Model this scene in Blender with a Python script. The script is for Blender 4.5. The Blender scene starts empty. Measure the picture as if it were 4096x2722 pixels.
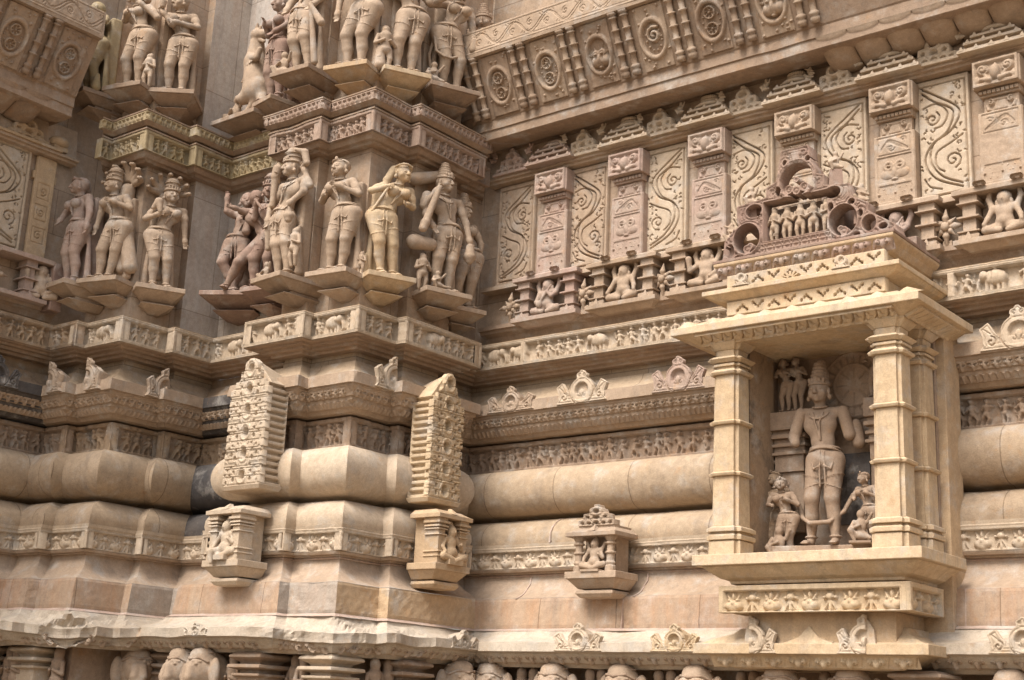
import bpy, math, random
import numpy as np
from mathutils import Matrix, Vector

S = bpy.context.scene
C = S.collection
rad = math.radians

# ---------------------------------------------------------------- camera, sky, sun, exposure
def cam_axes(yaw, pitch, roll):
    f = np.array([-math.sin(yaw)*math.cos(pitch), math.cos(yaw)*math.cos(pitch), math.sin(pitch)])
    r = np.array([math.cos(yaw), math.sin(yaw), 0.0]); u = np.cross(r, f)
    c, s = math.cos(roll), math.sin(roll)
    return c*r + s*u, -s*r + c*u, f
cr, cu, cf = cam_axes(rad(39.139), rad(15.243), rad(2.677))
cd = bpy.data.cameras.new('camera'); cam = bpy.data.objects.new('camera', cd); C.objects.link(cam)
cam.matrix_world = Matrix(((cr[0], cu[0], -cf[0], 6.7394), (cr[1], cu[1], -cf[1], -6.5879), (cr[2], cu[2], -cf[2], 1.6), (0, 0, 0, 1)))
cd.sensor_width = 36; cd.lens = 5619.4/4096*36; cd.clip_end = 500; cd.clip_start = 0.05
S.camera = cam
W = bpy.data.worlds.new("World"); S.world = W; W.use_nodes = True
nt = W.node_tree; bg = nt.nodes['Background']; sky = nt.nodes.new('ShaderNodeTexSky'); sky.sky_type = 'NISHITA'; sky.sun_disc = False
SUN = Vector((-.02, -0.72, 0.95)).normalized()
sky.sun_elevation = math.asin(SUN.z); sky.sun_rotation = math.atan2(SUN.x, SUN.y); sky.air_density = 1.3; sky.dust_density = 4.5; sky.ozone_density = 0.6
hs = nt.nodes.new('ShaderNodeHueSaturation'); hs.inputs['Saturation'].default_value = 0.5; nt.links.new(sky.outputs[0], hs.inputs['Color']); nt.links.new(hs.outputs[0], bg.inputs[0]); bg.inputs[1].default_value = 0.125
sl = bpy.data.lights.new('sun', 'SUN'); sl.energy = 1.85; sl.angle = rad(26); sl.color = (1.0, 0.95, 0.89)
so = bpy.data.objects.new('sun', sl); C.objects.link(so); so.rotation_euler = (-SUN).to_track_quat('-Z', 'Y').to_euler(); so.location = SUN*30
S.view_settings.view_transform = 'Standard'; S.view_settings.look = 'None'; S.view_settings.gamma = 1; S.view_settings.exposure = 1.0

# ---------------------------------------------------------------- materials
def stone(name, c1, c2, joints=0, streak=0.0, grime=0.0, pink=0.0, bump=0.35, grainy=0.12):
    m = bpy.data.materials.new(name); m.use_nodes = True; n = m.node_tree.nodes; l = m.node_tree.links
    b = n['Principled BSDF']; b.inputs['Roughness'].default_value = 0.92
    b.inputs['Specular IOR Level'].default_value = 0.18
    geo = n.new('ShaderNodeNewGeometry'); P = geo.outputs['Position']
    def noise(scale, det=5, rough=0.6, vec=P, dist=0.0):
        t = n.new('ShaderNodeTexNoise'); t.inputs['Scale'].default_value = scale; t.inputs['Detail'].default_value = det
        t.inputs['Roughness'].default_value = rough; t.inputs['Distortion'].default_value = dist; l.new(vec, t.inputs['Vector']); return t.outputs['Fac']
    def ramp(x, a, bb):
        t = n.new('ShaderNodeMapRange'); t.inputs['From Min'].default_value = a; t.inputs['From Max'].default_value = bb; l.new(x, t.inputs['Value']); return t.outputs[0]
    def mix(f, a, bb, mode='MIX'):
        t = n.new('ShaderNodeMix'); t.data_type = 'RGBA'; t.blend_type = mode
        for s, v in ((0, f), (6, a), (7, bb)):
            if isinstance(v, (float, int)): t.inputs[s].default_value = v
            elif isinstance(v, tuple): t.inputs[s].default_value = (*v, 1)
            else: l.new(v, t.inputs[s])
        return t.outputs[2]
    def math_(op, a, bb):
        t = n.new('ShaderNodeMath'); t.operation = op
        for i, v in enumerate((a, bb)):
            if isinstance(v, (float, int)): t.inputs[i].default_value = v
            else: l.new(v, t.inputs[i])
        return t.outputs[0]
    col = mix(ramp(noise(2.1, 4), 0.38, 0.64), c1, c2)
    oi = n.new('ShaderNodeObjectInfo')
    col = mix(math_('MULTIPLY', oi.outputs['Random'], 0.35), col, tuple(x*0.84 for x in c2))
    col = mix(math_('MULTIPLY', ramp(noise(6.5, 6, .65), 0.52, 0.68), 0.55), col, (0.44, 0.41, 0.37))          # pale grey weathering
    col = mix(math_('MULTIPLY', ramp(noise(9.0, 5, .7), 0.60, 0.78), 0.5), col, (0.47, 0.25, 0.10))         # ochre iron patches
    if pink: col = mix(math_('MULTIPLY', ramp(noise(3.3, 4), 0.45, 0.62), pink), col, (0.40, 0.24, 0.19))
    if streak:
        mp = n.new('ShaderNodeMapping'); mp.inputs['Scale'].default_value = (9, 9, 0.9); l.new(P, mp.inputs['Vector'])
        col = mix(math_('MULTIPLY', ramp(noise(1.6, 6, .65, mp.outputs[0]), 0.47, 0.68), streak), col, (0.40, 0.20, 0.09))
    mr = n.new('ShaderNodeMapping'); mr.inputs['Scale'].default_value = (6, 6, 1.1); l.new(P, mr.inputs['Vector'])
    col = mix(math_('MULTIPLY', ramp(noise(1.3, 7, .7, mr.outputs[0], .3), 0.54, 0.72), 0.42 if grime or streak else .25), col, (0.17, 0.145, 0.125))
    if grime: col = mix(math_('MULTIPLY', ramp(noise(2.6, 7, .7, dist=.6), 0.52, 0.64), grime), col, (0.045, 0.043, 0.045))
    col = mix(1.0, col, mix(ramp(noise(130, 2), 0.25, 0.75), (1-grainy,)*3, (1+grainy,)*3), 'MULTIPLY')
    col = mix(1.0, col, mix(ramp(noise(22, 4, .7), 0.3, 0.7), (0.84, 0.83, 0.82), (1.09, 1.09, 1.09)), 'MULTIPLY')
    h = math_('ADD', math_('MULTIPLY', noise(16, 5, .7), 1.0), math_('MULTIPLY', noise(160, 3), 0.22))
    if joints:
        sp = n.new('ShaderNodeSeparateXYZ'); l.new(P, sp.inputs[0]); cb = n.new('ShaderNodeCombineXYZ')
        sn = n.new('ShaderNodeSeparateXYZ'); l.new(geo.outputs['Normal'], sn.inputs[0]); gt = math_('GREATER_THAN', math_('ABSOLUTE', sn.outputs[0], 0.0), math_('ABSOLUTE', sn.outputs[1], 0.0))
        l.new(math_('SUBTRACT', math_('MULTIPLY', sp.outputs[0], math_('SUBTRACT', 1.0, gt)), math_('MULTIPLY', sp.outputs[1], gt)), cb.inputs[0]); l.new(sp.outputs[2], cb.inputs[1])
        br = n.new('ShaderNodeTexBrick'); l.new(cb.outputs[0], br.inputs['Vector']); br.inputs['Scale'].default_value = 1
        br.inputs['Brick Width'].default_value = 0.62; br.inputs['Row Height'].default_value = joints; br.inputs['Mortar Size'].default_value = 0.004
        br.inputs['Mortar Smooth'].default_value = 0.3
        br.inputs['Color1'].default_value = (1.06, 1.03, 1.0, 1); br.inputs['Color2'].default_value = (0.86, 0.83, 0.82, 1); br.inputs['Mortar'].default_value = (0.55, 0.5, 0.46, 1)
        col = mix(0.8, col, br.outputs['Color'], 'MULTIPLY'); h = math_('SUBTRACT', h, math_('MULTIPLY', br.outputs['Fac'], 1.2))
    bp = n.new('ShaderNodeBump'); bp.inputs['Strength'].default_value = bump; bp.inputs['Distance'].default_value = 0.012
    l.new(h, bp.inputs['Height']); l.new(bp.outputs[0], b.inputs['Normal']); l.new(col, b.inputs['Base Color'])
    return m
TAN = stone('tan_sandstone', (0.43, 0.325, 0.238), (0.37, 0.272, 0.192), grime=.10)
TANJ = stone('tan_blocks', (0.41, 0.315, 0.235), (0.35, 0.26, 0.185), joints=0.36, grime=0.15)
WALLM = stone('weathered_wall_stone', (0.43, 0.355, 0.285), (0.41, 0.30, 0.205), joints=0.5, grime=0.22, streak=.25)
GREY = stone('pale_grey_pier_stone', (0.50, 0.455, 0.41), (0.45, 0.40, 0.35), joints=0.9, grime=.12, streak=.15)
CREAM = stone('cream_sandstone', (0.53, 0.43, 0.325), (0.45, 0.35, 0.25))
PALE = stone('pale_weathered_stone', (0.53, 0.455, 0.365), (0.45, 0.37, 0.285), grime=0.10)
PLINTH = stone('streaked_plinth_stone', (0.43, 0.33, 0.245), (0.39, 0.285, 0.20), streak=0.35, pink=0.12, joints=3.0)
TANT = stone('smooth_moulding_stone', (0.425, 0.335, 0.24), (0.36, 0.272, 0.185), joints=4.0, grime=.15, bump=.45)
RUSSET = stone('russet_sandstone', (0.365, 0.265, 0.205), (0.33, 0.24, 0.18), pink=.12)
OCHRE = stone('ochre_sandstone', (0.48, 0.345, 0.215), (0.42, 0.30, 0.19))
PINK = stone('mauve_sandstone', (0.39, 0.285, 0.235), (0.38, 0.295, 0.23), pink=.25)
MAUVE = stone('dark_mauve_sandstone', (0.25, 0.165, 0.13), (0.29, 0.205, 0.155), pink=.15)
BROWN = stone('brown_sandstone', (0.345, 0.25, 0.178), (0.295, 0.21, 0.148), grime=.1)
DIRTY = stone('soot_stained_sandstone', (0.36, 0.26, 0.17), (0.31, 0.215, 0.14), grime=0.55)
BLACK = stone('black_stain_and_shade_stone', (0.07, 0.065, 0.065), (0.10, 0.085, 0.075), grime=.5)  # real black staining; also painted shade in gallery recess and niche opening
OLIVE = stone('lichen_olive_stone', (0.36, 0.28, 0.16), (0.37, 0.29, 0.18))
GOLD = stone('honey_sandstone', (0.56, 0.44, 0.30), (0.49, 0.36, 0.225), streak=.12)
MORT = stone('pink_mortar', (0.45, 0.33, 0.27), (0.44, 0.335, 0.27))
SANDM = stone('sandy_ground', (0.27, 0.20, 0.13), (0.22, 0.165, 0.11))

# ---------------------------------------------------------------- scene helpers
def tag(o, label=None, cat=None, group=None, kind=None):
    for k, v in (('label', label), ('category', cat), ('group', group), ('kind', kind)):
        if v: o[k] = v
    return o
def empty(name, loc=(0, 0, 0), rz=0.0, label=None, cat=None, group=None):
    o = bpy.data.objects.new(name, None); C.objects.link(o); o.location = loc; o.rotation_euler = (0, 0, rz); o.empty_display_size = .05
    return tag(o, label, cat, group)
def npmesh(name, V, Q, smooth=False):
    me = bpy.data.meshes.new(name); V = np.asarray(V, np.float32); Q = np.asarray(Q, np.int32)
    me.vertices.add(len(V)); me.vertices.foreach_set('co', V.ravel())
    k = Q.shape[1]; me.loops.add(Q.size); me.loops.foreach_set('vertex_index', Q.ravel())
    me.polygons.add(len(Q)); me.polygons.foreach_set('loop_start', np.arange(0, Q.size, k, dtype=np.int32))
    me.polygons.foreach_set('use_smooth', np.full(len(Q), smooth)); me.update(calc_edges=True); me.validate(); return me
def link(name, me, mat, parent=None):
    o = bpy.data.objects.new(name, me); C.objects.link(o); o.parent = parent
    if mat and not me.materials: me.materials.append(mat)
    return o
class MB:                                     # a bag of simple solids that becomes ONE mesh
    def __init__(s): s.v = []; s.f = []
    def add(s, v, f):
        b = len(s.v); s.v += [tuple(p) for p in v]; s.f += [tuple(b+i for i in q) for q in f]
    def box(s, x0, x1, y0, y1, z0, z1, ti=0.0, tt=0.0):      # ti, tt: inset of the bottom / of the top
        s.add([(x0+ti, y0+ti, z0), (x1-ti, y0+ti, z0), (x1-ti, y1-ti, z0), (x0+ti, y1-ti, z0), (x0+tt, y0+tt, z1), (x1-tt, y0+tt, z1), (x1-tt, y1-tt, z1), (x0+tt, y1-tt, z1)],
              [(3, 2, 1, 0), (4, 5, 6, 7), (0, 1, 5, 4), (1, 2, 6, 5), (2, 3, 7, 6), (3, 0, 4, 7)])
    def loft(s, rings, cap=True):             # rings: lists of points, same count
        n = len(rings[0]); b = len(s.v)
        for r in rings: s.v += [tuple(p) for p in r]
        for i in range(len(rings)-1):
            for j in range(n): s.f.append((b+i*n+j, b+i*n+(j+1) % n, b+(i+1)*n+(j+1) % n, b+(i+1)*n+j))
        if cap: s.f.append(tuple(b+j for j in range(n))[::-1]); s.f.append(tuple(b+(len(rings)-1)*n+j for j in range(n)))
    def lathe(s, prof, cx=0, cy=0, n=16, sx=1, sy=1, a0=0):       # prof: (z, r)
        s.loft([[(cx+r*sx*math.cos(a0+2*math.pi*j/n), cy+r*sy*math.sin(a0+2*math.pi*j/n), z) for j in range(n)] for z, r in prof])
    def xf(s, M, k=0):
        s.v[k:] = [tuple(M @ Vector(p)) for p in s.v[k:]]
    def build(s, name, mat, parent=None, smooth=False, bev=0.0):
        me = bpy.data.meshes.new(name); me.from_pydata(s.v, [], s.f); me.update()
        if smooth: me.polygons.foreach_set('use_smooth', [True]*len(me.polygons))
        o = link(name, me, mat, parent)
        if bev:
            m = o.modifiers.new('worn edges', 'BEVEL'); m.width = bev; m.segments = 2; m.limit_method = 'ANGLE'; m.angle_limit = rad(35)
        return o

# ---------------------------------------------------------------- relief: carved height field
class Rel:
    def __init__(s, w, h, res=0.005, base=0.0):
        s.w, s.h = w, h; s.nx = max(3, int(w/res)+1); s.ny = max(3, int(h/res)+1)
        s.x = np.linspace(0, w, s.nx); s.y = np.linspace(0, h, s.ny); s.X, s.Y = np.meshgrid(s.x, s.y, indexing='ij')
        s.H = np.full((s.nx, s.ny), base, float); s.G = np.zeros((s.nx, s.ny)); s.sil = None
    def win(s, x0, x1, y0, y1):
        i0, i1 = np.searchsorted(s.x, (x0, x1)); j0, j1 = np.searchsorted(s.y, (y0, y1)); return (slice(i0, i1), slice(j0, j1))
    def seg(s, sl, a, b):
        X, Y = s.X[sl], s.Y[sl]; dx, dy = b[0]-a[0], b[1]-a[1]; L = dx*dx+dy*dy+1e-12
        t = np.clip(((X-a[0])*dx+(Y-a[1])*dy)/L, 0, 1); return np.hypot(X-a[0]-t*dx, Y-a[1]-t*dy), t
    def cap(s, a, b, r1, r2=None, z=0.0, k=1.0):
        r2 = r1 if r2 is None else r2; R = max(r1, r2); sl = s.win(min(a[0], b[0])-R, max(a[0], b[0])+R, min(a[1], b[1])-R, max(a[1], b[1])+R)
        if 0 in s.X[sl].shape: return
        d, t = s.seg(sl, a, b); r = r1+(r2-r1)*t; q = r*r-d*d
        s.H[sl] = np.maximum(s.H[sl], np.where(q > 0, z+k*np.sqrt(np.maximum(q, 0)), -9))
    def ell(s, x, y, rx, ry, h, z=0.0, ang=0.0):
        R = max(rx, ry); sl = s.win(x-R, x+R, y-R, y+R)
        if 0 in s.X[sl].shape: return
        c, n = math.cos(ang), math.sin(ang); dx, dy = s.X[sl]-x, s.Y[sl]-y; q = 1-((dx*c+dy*n)/rx)**2-((dy*c-dx*n)/ry)**2
        s.H[sl] = np.maximum(s.H[sl], np.where(q > 0, z+h*np.sqrt(np.maximum(q, 0)), -9))
    def ring(s, x, y, r, w, h, ry=None, flat=False):
        ry = ry or r; R = max(r, ry)+w; sl = s.win(x-R, x+R, y-R, y+R); d = np.abs(np.hypot((s.X[sl]-x)/r, (s.Y[sl]-y)/ry)-1)*min(r, ry)
        v = np.where(d < w, h if flat else h*np.sqrt(np.clip(1-(d/w)**2, 0, 1)), -9); s.H[sl] = np.maximum(s.H[sl], v)
    def box(s, x0, x1, y0, y1, h, cut=False):
        sl = s.win(x0, x1, y0, y1); s.H[sl] = h if cut else np.maximum(s.H[sl], h)
    def disc(s, x, y, rx, ry, h):
        sl = s.win(x-rx, x+rx, y-ry, y+ry); s.H[sl] = np.where(((s.X[sl]-x)/rx)**2+((s.Y[sl]-y)/ry)**2 < 1, h, s.H[sl])
    def groove(s, pts, w, dep, taper=False):
        n = len(pts)-1
        for i in range(n):
            a, b = pts[i], pts[i+1]; ww = w*(0.35+0.65*math.sin(math.pi*(i+.5)/n)) if taper else w
            sl = s.win(min(a[0], b[0])-ww, max(a[0], b[0])+ww, min(a[1], b[1])-ww, max(a[1], b[1])+ww)
            if 0 in s.X[sl].shape: continue
            d, t = s.seg(sl, a, b); s.G[sl] = np.maximum(s.G[sl], dep*np.clip(1.6*(1-d/ww), 0, 1))
    def spiral(s, x, y, r, turns, a0, w, dep, sgn=1, groove=True, z=0.0):
        n = max(8, int(10*turns)); P = [(x+r*(1-.85*i/n)*math.cos(a0+sgn*turns*2*math.pi*i/n), y+r*(1-.85*i/n)*math.sin(a0+sgn*turns*2*math.pi*i/n)) for i in range(n+1)]
        if groove: s.groove(P, w, dep)
        else:
            for i in range(n): s.cap(P[i], P[i+1], w, w, z=z, k=dep/w)
    def mesh(s, name, O, U, N, V=(0, 0, 1), back=0.04, worn=False):
        O, U, V, N = (np.array(q, float) for q in (O, U, V, N)); H = s.H-s.G; nx, ny = s.nx, s.ny
        X, Y = s.X.copy(), s.Y.copy(); idx = np.arange(nx*ny).reshape(nx, ny)
        Q = np.stack([idx[:-1, :-1], idx[1:, :-1], idx[1:, 1:], idx[:-1, 1:]], -1).reshape(-1, 4)
        if s.sil is not None:                  # silhouette: keep what is inside, snap the rim to the outline
            F = s.sil; inn = F < 0; cell = (inn[:-1, :-1] | inn[1:, :-1] | inn[1:, 1:] | inn[:-1, 1:]).ravel(); Q = Q[cell]
            gx, gy = np.gradient(F, s.x, s.y); g2 = np.maximum(gx*gx+gy*gy, 0.25); m = F > 0; step = np.clip(F/g2, 0, .02)
            X -= np.where(m, step*gx, 0); Y -= np.where(m, step*gy, 0)
        E = np.concatenate([Q[:, [0, 1]], Q[:, [1, 2]], Q[:, [2, 3]], Q[:, [3, 0]]]); key = E[:, 0].astype(np.int64)*(nx*ny)+E[:, 1]; rk = E[:, 1].astype(np.int64)*(nx*ny)+E[:, 0]
        B = E[~np.isin(key, rk)]               # open edges: close them with side walls
        P = O+X.ravel()[:, None]*U+Y.ravel()[:, None]*V+H.ravel()[:, None]*N
        vb = np.unique(B); mp = np.full(nx*ny, -1); mp[vb] = nx*ny+np.arange(len(vb)); Pb = O+X.ravel()[vb][:, None]*U+Y.ravel()[vb][:, None]*V-back*N
        SW = np.stack([B[:, 1], B[:, 0], mp[B[:, 0]], mp[B[:, 1]]], -1); Q = np.concatenate([Q, SW]); P = np.concatenate([P, Pb])
        if worn: P = wear(P, .0025, .012)
        if np.dot(np.cross(U, V), N) < 0: Q = Q[:, ::-1]
        used = np.unique(Q); re = np.full(len(P), -1); re[used] = np.arange(len(used)); return npmesh(name, P[used], re[Q], smooth=True)
    def build(s, name, mat, O, U, N, V=(0, 0, 1), back=0.04, parent=None):
        return link(name, s.mesh(name, O, U, N, V, back), mat, parent)
def rough(R, amt, seed, n=14):                 # worn, uneven surface
    rg = np.random.RandomState(seed); f = np.zeros_like(R.H)
    for i in range(n):
        a = rg.uniform(0, 6.28); k = rg.uniform(15, 140); f += np.sin((R.X*math.cos(a)+R.Y*math.sin(a))*k+rg.uniform(0, 6))/n**.5
    R.H += amt*f*.5
def curve(*p, n=10):                           # Catmull-Rom through points
    P = [p[0], *p, p[-1]]; o = []
    for i in range(1, len(P)-2):
        for j in range(n):
            t = j/n; o.append(tuple(0.5*(2*P[i][k]+(P[i+1][k]-P[i-1][k])*t+(2*P[i-1][k]-5*P[i][k]+4*P[i+1][k]-P[i+2][k])*t*t+(3*P[i][k]-P[i-1][k]-3*P[i+1][k]+P[i+2][k])*t**3) for k in (0, 1)))
    return o+[p[-1]]

# ---------------------------------------------------------------- solid carving: signed distance field to mesh (surface nets)
def nets(F, o, h):
    Sg = F < 0; a = Sg[:-1, :-1, :-1]; allc = np.zeros(a.shape, np.uint8)
    for i in (0, 1):
        for j in (0, 1):
            for k in (0, 1): allc += Sg[i:Sg.shape[0]-1+i, j:Sg.shape[1]-1+j, k:Sg.shape[2]-1+k]
    act = (allc > 0) & (allc < 8); I = np.argwhere(act); idx = np.full(act.shape, -1, np.int64); idx[act] = np.arange(len(I))
    acc = np.zeros((len(I), 3)); cnt = np.zeros(len(I)); cs = [(i, j, k) for i in (0, 1) for j in (0, 1) for k in (0, 1)]
    val = {c: F[I[:, 0]+c[0], I[:, 1]+c[1], I[:, 2]+c[2]] for c in cs}
    for c in cs:
        for ax in range(3):
            if c[ax]: continue
            d = list(c); d[ax] = 1; d = tuple(d); va, vb = val[c], val[d]; m = (va < 0) != (vb < 0); t = np.where(m, va/np.where(m, va-vb, 1), 0)
            p = np.tile(np.array(c, float), (len(I), 1)); p[:, ax] += t; acc += p*m[:, None]; cnt += m
    V = (I+acc/cnt[:, None])*h+np.array(o); Q = []
    for ax in range(3):
        s0 = [slice(None)]*3; s1 = [slice(None)]*3; s0[ax] = slice(0, -1); s1[ax] = slice(1, None); A, Bv = Sg[tuple(s0)], Sg[tuple(s1)]
        E = np.argwhere(A != Bv); b, c = [(1, 2), (2, 0), (0, 1)][ax]; ok = (E[:, b] > 0) & (E[:, c] > 0) & (E[:, b] < Sg.shape[b]-1) & (E[:, c] < Sg.shape[c]-1); E = E[ok]
        def g(db, dc):
            K = E.copy(); K[:, b] += db; K[:, c] += dc; return idx[K[:, 0], K[:, 1], K[:, 2]]
        q = np.stack([g(-1, -1), g(0, -1), g(0, 0), g(-1, 0)], -1); inside = A[tuple(E.T)]; q[~inside] = q[~inside][:, ::-1]; Q.append(q)
    Q = np.concatenate(Q); return V, Q[(Q >= 0).all(1)]
class Sdf:
    def __init__(s): s.p = []
    def cap(s, a, b, r1, r2=None, k=.012): s.p.append(('c', np.array(a, float), np.array(b, float), r1, r1 if r2 is None else r2, k)); return s
    def ell(s, c, r, k=.012, rz=0.0): s.p.append(('e', np.array(c, float), np.array(r, float), rz, 0, k)); return s
    def tor(s, c, rx, ry, r, k=.004, tx=0.0, ty=0.0): s.p.append(('t', np.array(c, float), (rx, ry, tx, ty), r, 0, k)); return s
    def path(s, pts, r, k=.004):
        for i in range(len(pts)-1): s.cap(pts[i], pts[i+1], r, r, k)
        return s
    def box(s, c, r, e=.005, k=.006): s.p.append(('b', np.array(c, float), np.array(r, float), e, 0, k)); return s
    def sub(s, c, r, k=.006): s.p.append(('s', np.array(c, float), np.array(r, float), 0, 0, k)); return s
    def scale(s, f):
        o = []
        for p in s.p:
            if p[0] == 'c': o.append(('c', p[1]*f, p[2]*f, p[3]*f, p[4]*f, p[5]*f))
            elif p[0] == 't': o.append(('t', p[1]*f, (p[2][0]*f, p[2][1]*f, p[2][2], p[2][3]), p[3]*f, 0, p[5]*f))
            elif p[0] == 'b': o.append(('b', p[1]*f, p[2]*f, p[3]*f, 0, p[5]*f))
            else: o.append((p[0], p[1]*f, p[2]*f, p[3], 0, p[5]*f))
        s.p = o; return s
    def mesh(s, name, res=.005):
        lo, hi = [], []
        for p in s.p:
            if p[0] == 'c': R = max(p[3], p[4]); a, b = np.minimum(p[1], p[2])-R, np.maximum(p[1], p[2])+R
            elif p[0] == 't': R = np.array([max(p[2][:2])+p[3]]*2+[p[3]+abs(p[2][2])*p[2][0]+abs(p[2][3])*p[2][1]]); a, b = p[1]-R, p[1]+R
            elif p[0] == 'e': R = p[2].max() if p[3] else p[2]; a, b = p[1]-R, p[1]+R
            else: a, b = p[1]-p[2], p[1]+p[2]
            lo.append(a-p[5]*1.5); hi.append(b+p[5]*1.5)
        L = np.min([a for a, p in zip(lo, s.p) if p[0] != 's'], 0)-2*res; Hh = np.max([b for b, p in zip(hi, s.p) if p[0] != 's'], 0)+2*res; n = np.ceil((Hh-L)/res).astype(int)+1
        F = np.full(n, 0.5, np.float32); ax = [L[i]+res*np.arange(n[i]) for i in range(3)]
        for p, a, b in zip(s.p, lo, hi):
            sl = tuple(slice(max(0, int((a[i]-L[i])/res)-2), min(n[i], int((b[i]-L[i])/res)+4)) for i in range(3))
            if any(q.stop <= q.start for q in sl): continue
            x = ax[0][sl[0]][:, None, None]; y = ax[1][sl[1]][None, :, None]; z = ax[2][sl[2]][None, None, :]; c = p[1]
            if p[0] == 'c':
                d = p[2]-c; LL = (d@d)+1e-12; t = np.clip(((x-c[0])*d[0]+(y-c[1])*d[1]+(z-c[2])*d[2])/LL, 0, 1)
                v = np.sqrt((x-c[0]-t*d[0])**2+(y-c[1]-t*d[1])**2+(z-c[2]-t*d[2])**2)-(p[3]+(p[4]-p[3])*t)
            elif p[0] in 'es':
                dx, dy, dz = x-c[0], y-c[1], z-c[2]
                if p[3]: cc, ss = math.cos(p[3]), math.sin(p[3]); dx, dy = dx*cc+dy*ss, dy*cc-dx*ss
                r = p[2]; k0 = np.sqrt((dx/r[0])**2+(dy/r[1])**2+(dz/r[2])**2); k1 = np.sqrt((dx/r[0]**2)**2+(dy/r[1]**2)**2+(dz/r[2]**2)**2)+1e-9; v = k0*(k0-1)/k1
            elif p[0] == 't':
                rx, ry, tx, ty = p[2]; q = np.hypot((x-c[0])/rx, (y-c[1])/ry); m = min(rx, ry); v = np.sqrt(((q-1)*m)**2+(z-c[2]-(x-c[0])*tx-(y-c[1])*ty)**2)-p[3]
            else:
                qx, qy, qz = np.abs(x-c[0])-p[2][0]+p[3], np.abs(y-c[1])-p[2][1]+p[3], np.abs(z-c[2])-p[2][2]+p[3]
                v = np.sqrt(np.maximum(qx, 0)**2+np.maximum(qy, 0)**2+np.maximum(qz, 0)**2)+np.minimum(np.maximum(np.maximum(qx, qy), qz), 0)-p[3]
            G = F[sl]; k = p[5]
            if p[0] == 's': F[sl] = np.maximum(G, -v)
            else: hh = np.clip(0.5+0.5*(v-G)/k, 0, 1); F[sl] = v*(1-hh)+G*hh-k*hh*(1-hh)
        V, Q = nets(F, L, res); return npmesh(name, V, Q, smooth=True)
    def build(s, name, mat, parent=None, res=.005): return link(name, s.mesh(name, res), mat, parent)

# ---------------------------------------------------------------- the temple's plan and its courses
XR = 9.0; YF = -7.0; WX, WY = -2.41, 1.25          # ends of the two long walls, their base lines
def lerp(z, *kv):
    return float(np.interp(z, [k for k, v in kv], [v for k, v in kv]))
def plan(d, z):                                    # outline at height z pushed out by d, from the far end of the left wall to the far end of the right wall
    s = lerp(z, (2.2, -.14), (2.75, -.10), (3.3, -.06), (3.9, -.03), (4.1, 0)); bl = lerp(z, (3.0, -.92), (3.55, -.86), (3.9, -.75), (4.0, -.70))
    p = [(WX+s+d, YF), (WX+s+d, -.76-d), (-2.12+s+d, -.76-d), (-2.12+s+d, -.67-d), (-1.70+s+d, -.67-d), (-1.70+s+d, -.27-d), (-1.62+s+d, -.27-d), (-1.62+s+d, .09-d),
         (bl-d, .09-d), (bl-d, -.09-d), (-.44+d, -.09-d), (-.44+d, -d), (d, -d), (d, .38-d), (.09+d, .38-d)]
    ya, yb = .84+d, WY-d
    p += [(.09+d, ya), (d, ya), (d, yb)] if ya < yb-.004 else [(.09+d, yb), (.09+d, yb), (.09+d, yb)]
    return p+[(XR, yb)]
NSEG = 18
_RG = np.random.RandomState(11)
_W = [(_RG.normal(size=3)*f, _RG.uniform(0, 6.28), 1/f**.8) for f in (2.2, 3.1, 4.5, 6.5, 9, 13, 19, 27, 39, 55, 80, 110) for _ in (0, 1)]
def fbm(P, lo=0, hi=24): return sum(a*np.sin(P@k+p) for k, p, a in _W[lo:hi])/(sum(a*a for _, _, a in _W[lo:hi])/2)**.5
CHIPS = [(.50, -.50, 2.07, .30, .20), (.47, -.16, 2.06, .18, .09), (.20, -.50, 2.06, .2, .08), (-1.32, -1.17, 2.07, .26, .30), (-1.62, -1.18, 2.05, .26, .14), (-1.30, -.80, 2.05, .22, .13), (-2.2, -1.26, 2.04, .25, .13), (-.95, -.60, 2.05, .14, .05), (-.15, -.5, 2.04, .12, .05), (.59, .15, 2.06, .16, .08), (.2, -.2, 3.79, .05, .05), (-.30, -.2, 3.8, .08, .06), (-1.3, -.9, 2.32, .0, 0)]
INW = np.array([-.7, .7, -.15])
def wear(P, amt=.0025, chip=0.0, thr=.9):
    P = np.asarray(P, float); w = amt*(1+.6*fbm(P, 6, 24))
    if chip: w = w+chip*np.clip(fbm(P+7.7, 0, 16)-thr, 0, 1.2)*(1+.25*fbm(P, 12, 24))
    for cx, cy, cz, r, dp in CHIPS:
        if r: w = w+dp*np.clip(1-np.sqrt(((P-(cx, cy, cz))**2).sum(1))/r*(1+.06*fbm(P, 6, 20)), 0, 1)**.7
    return P+w[:, None]*INW
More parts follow.
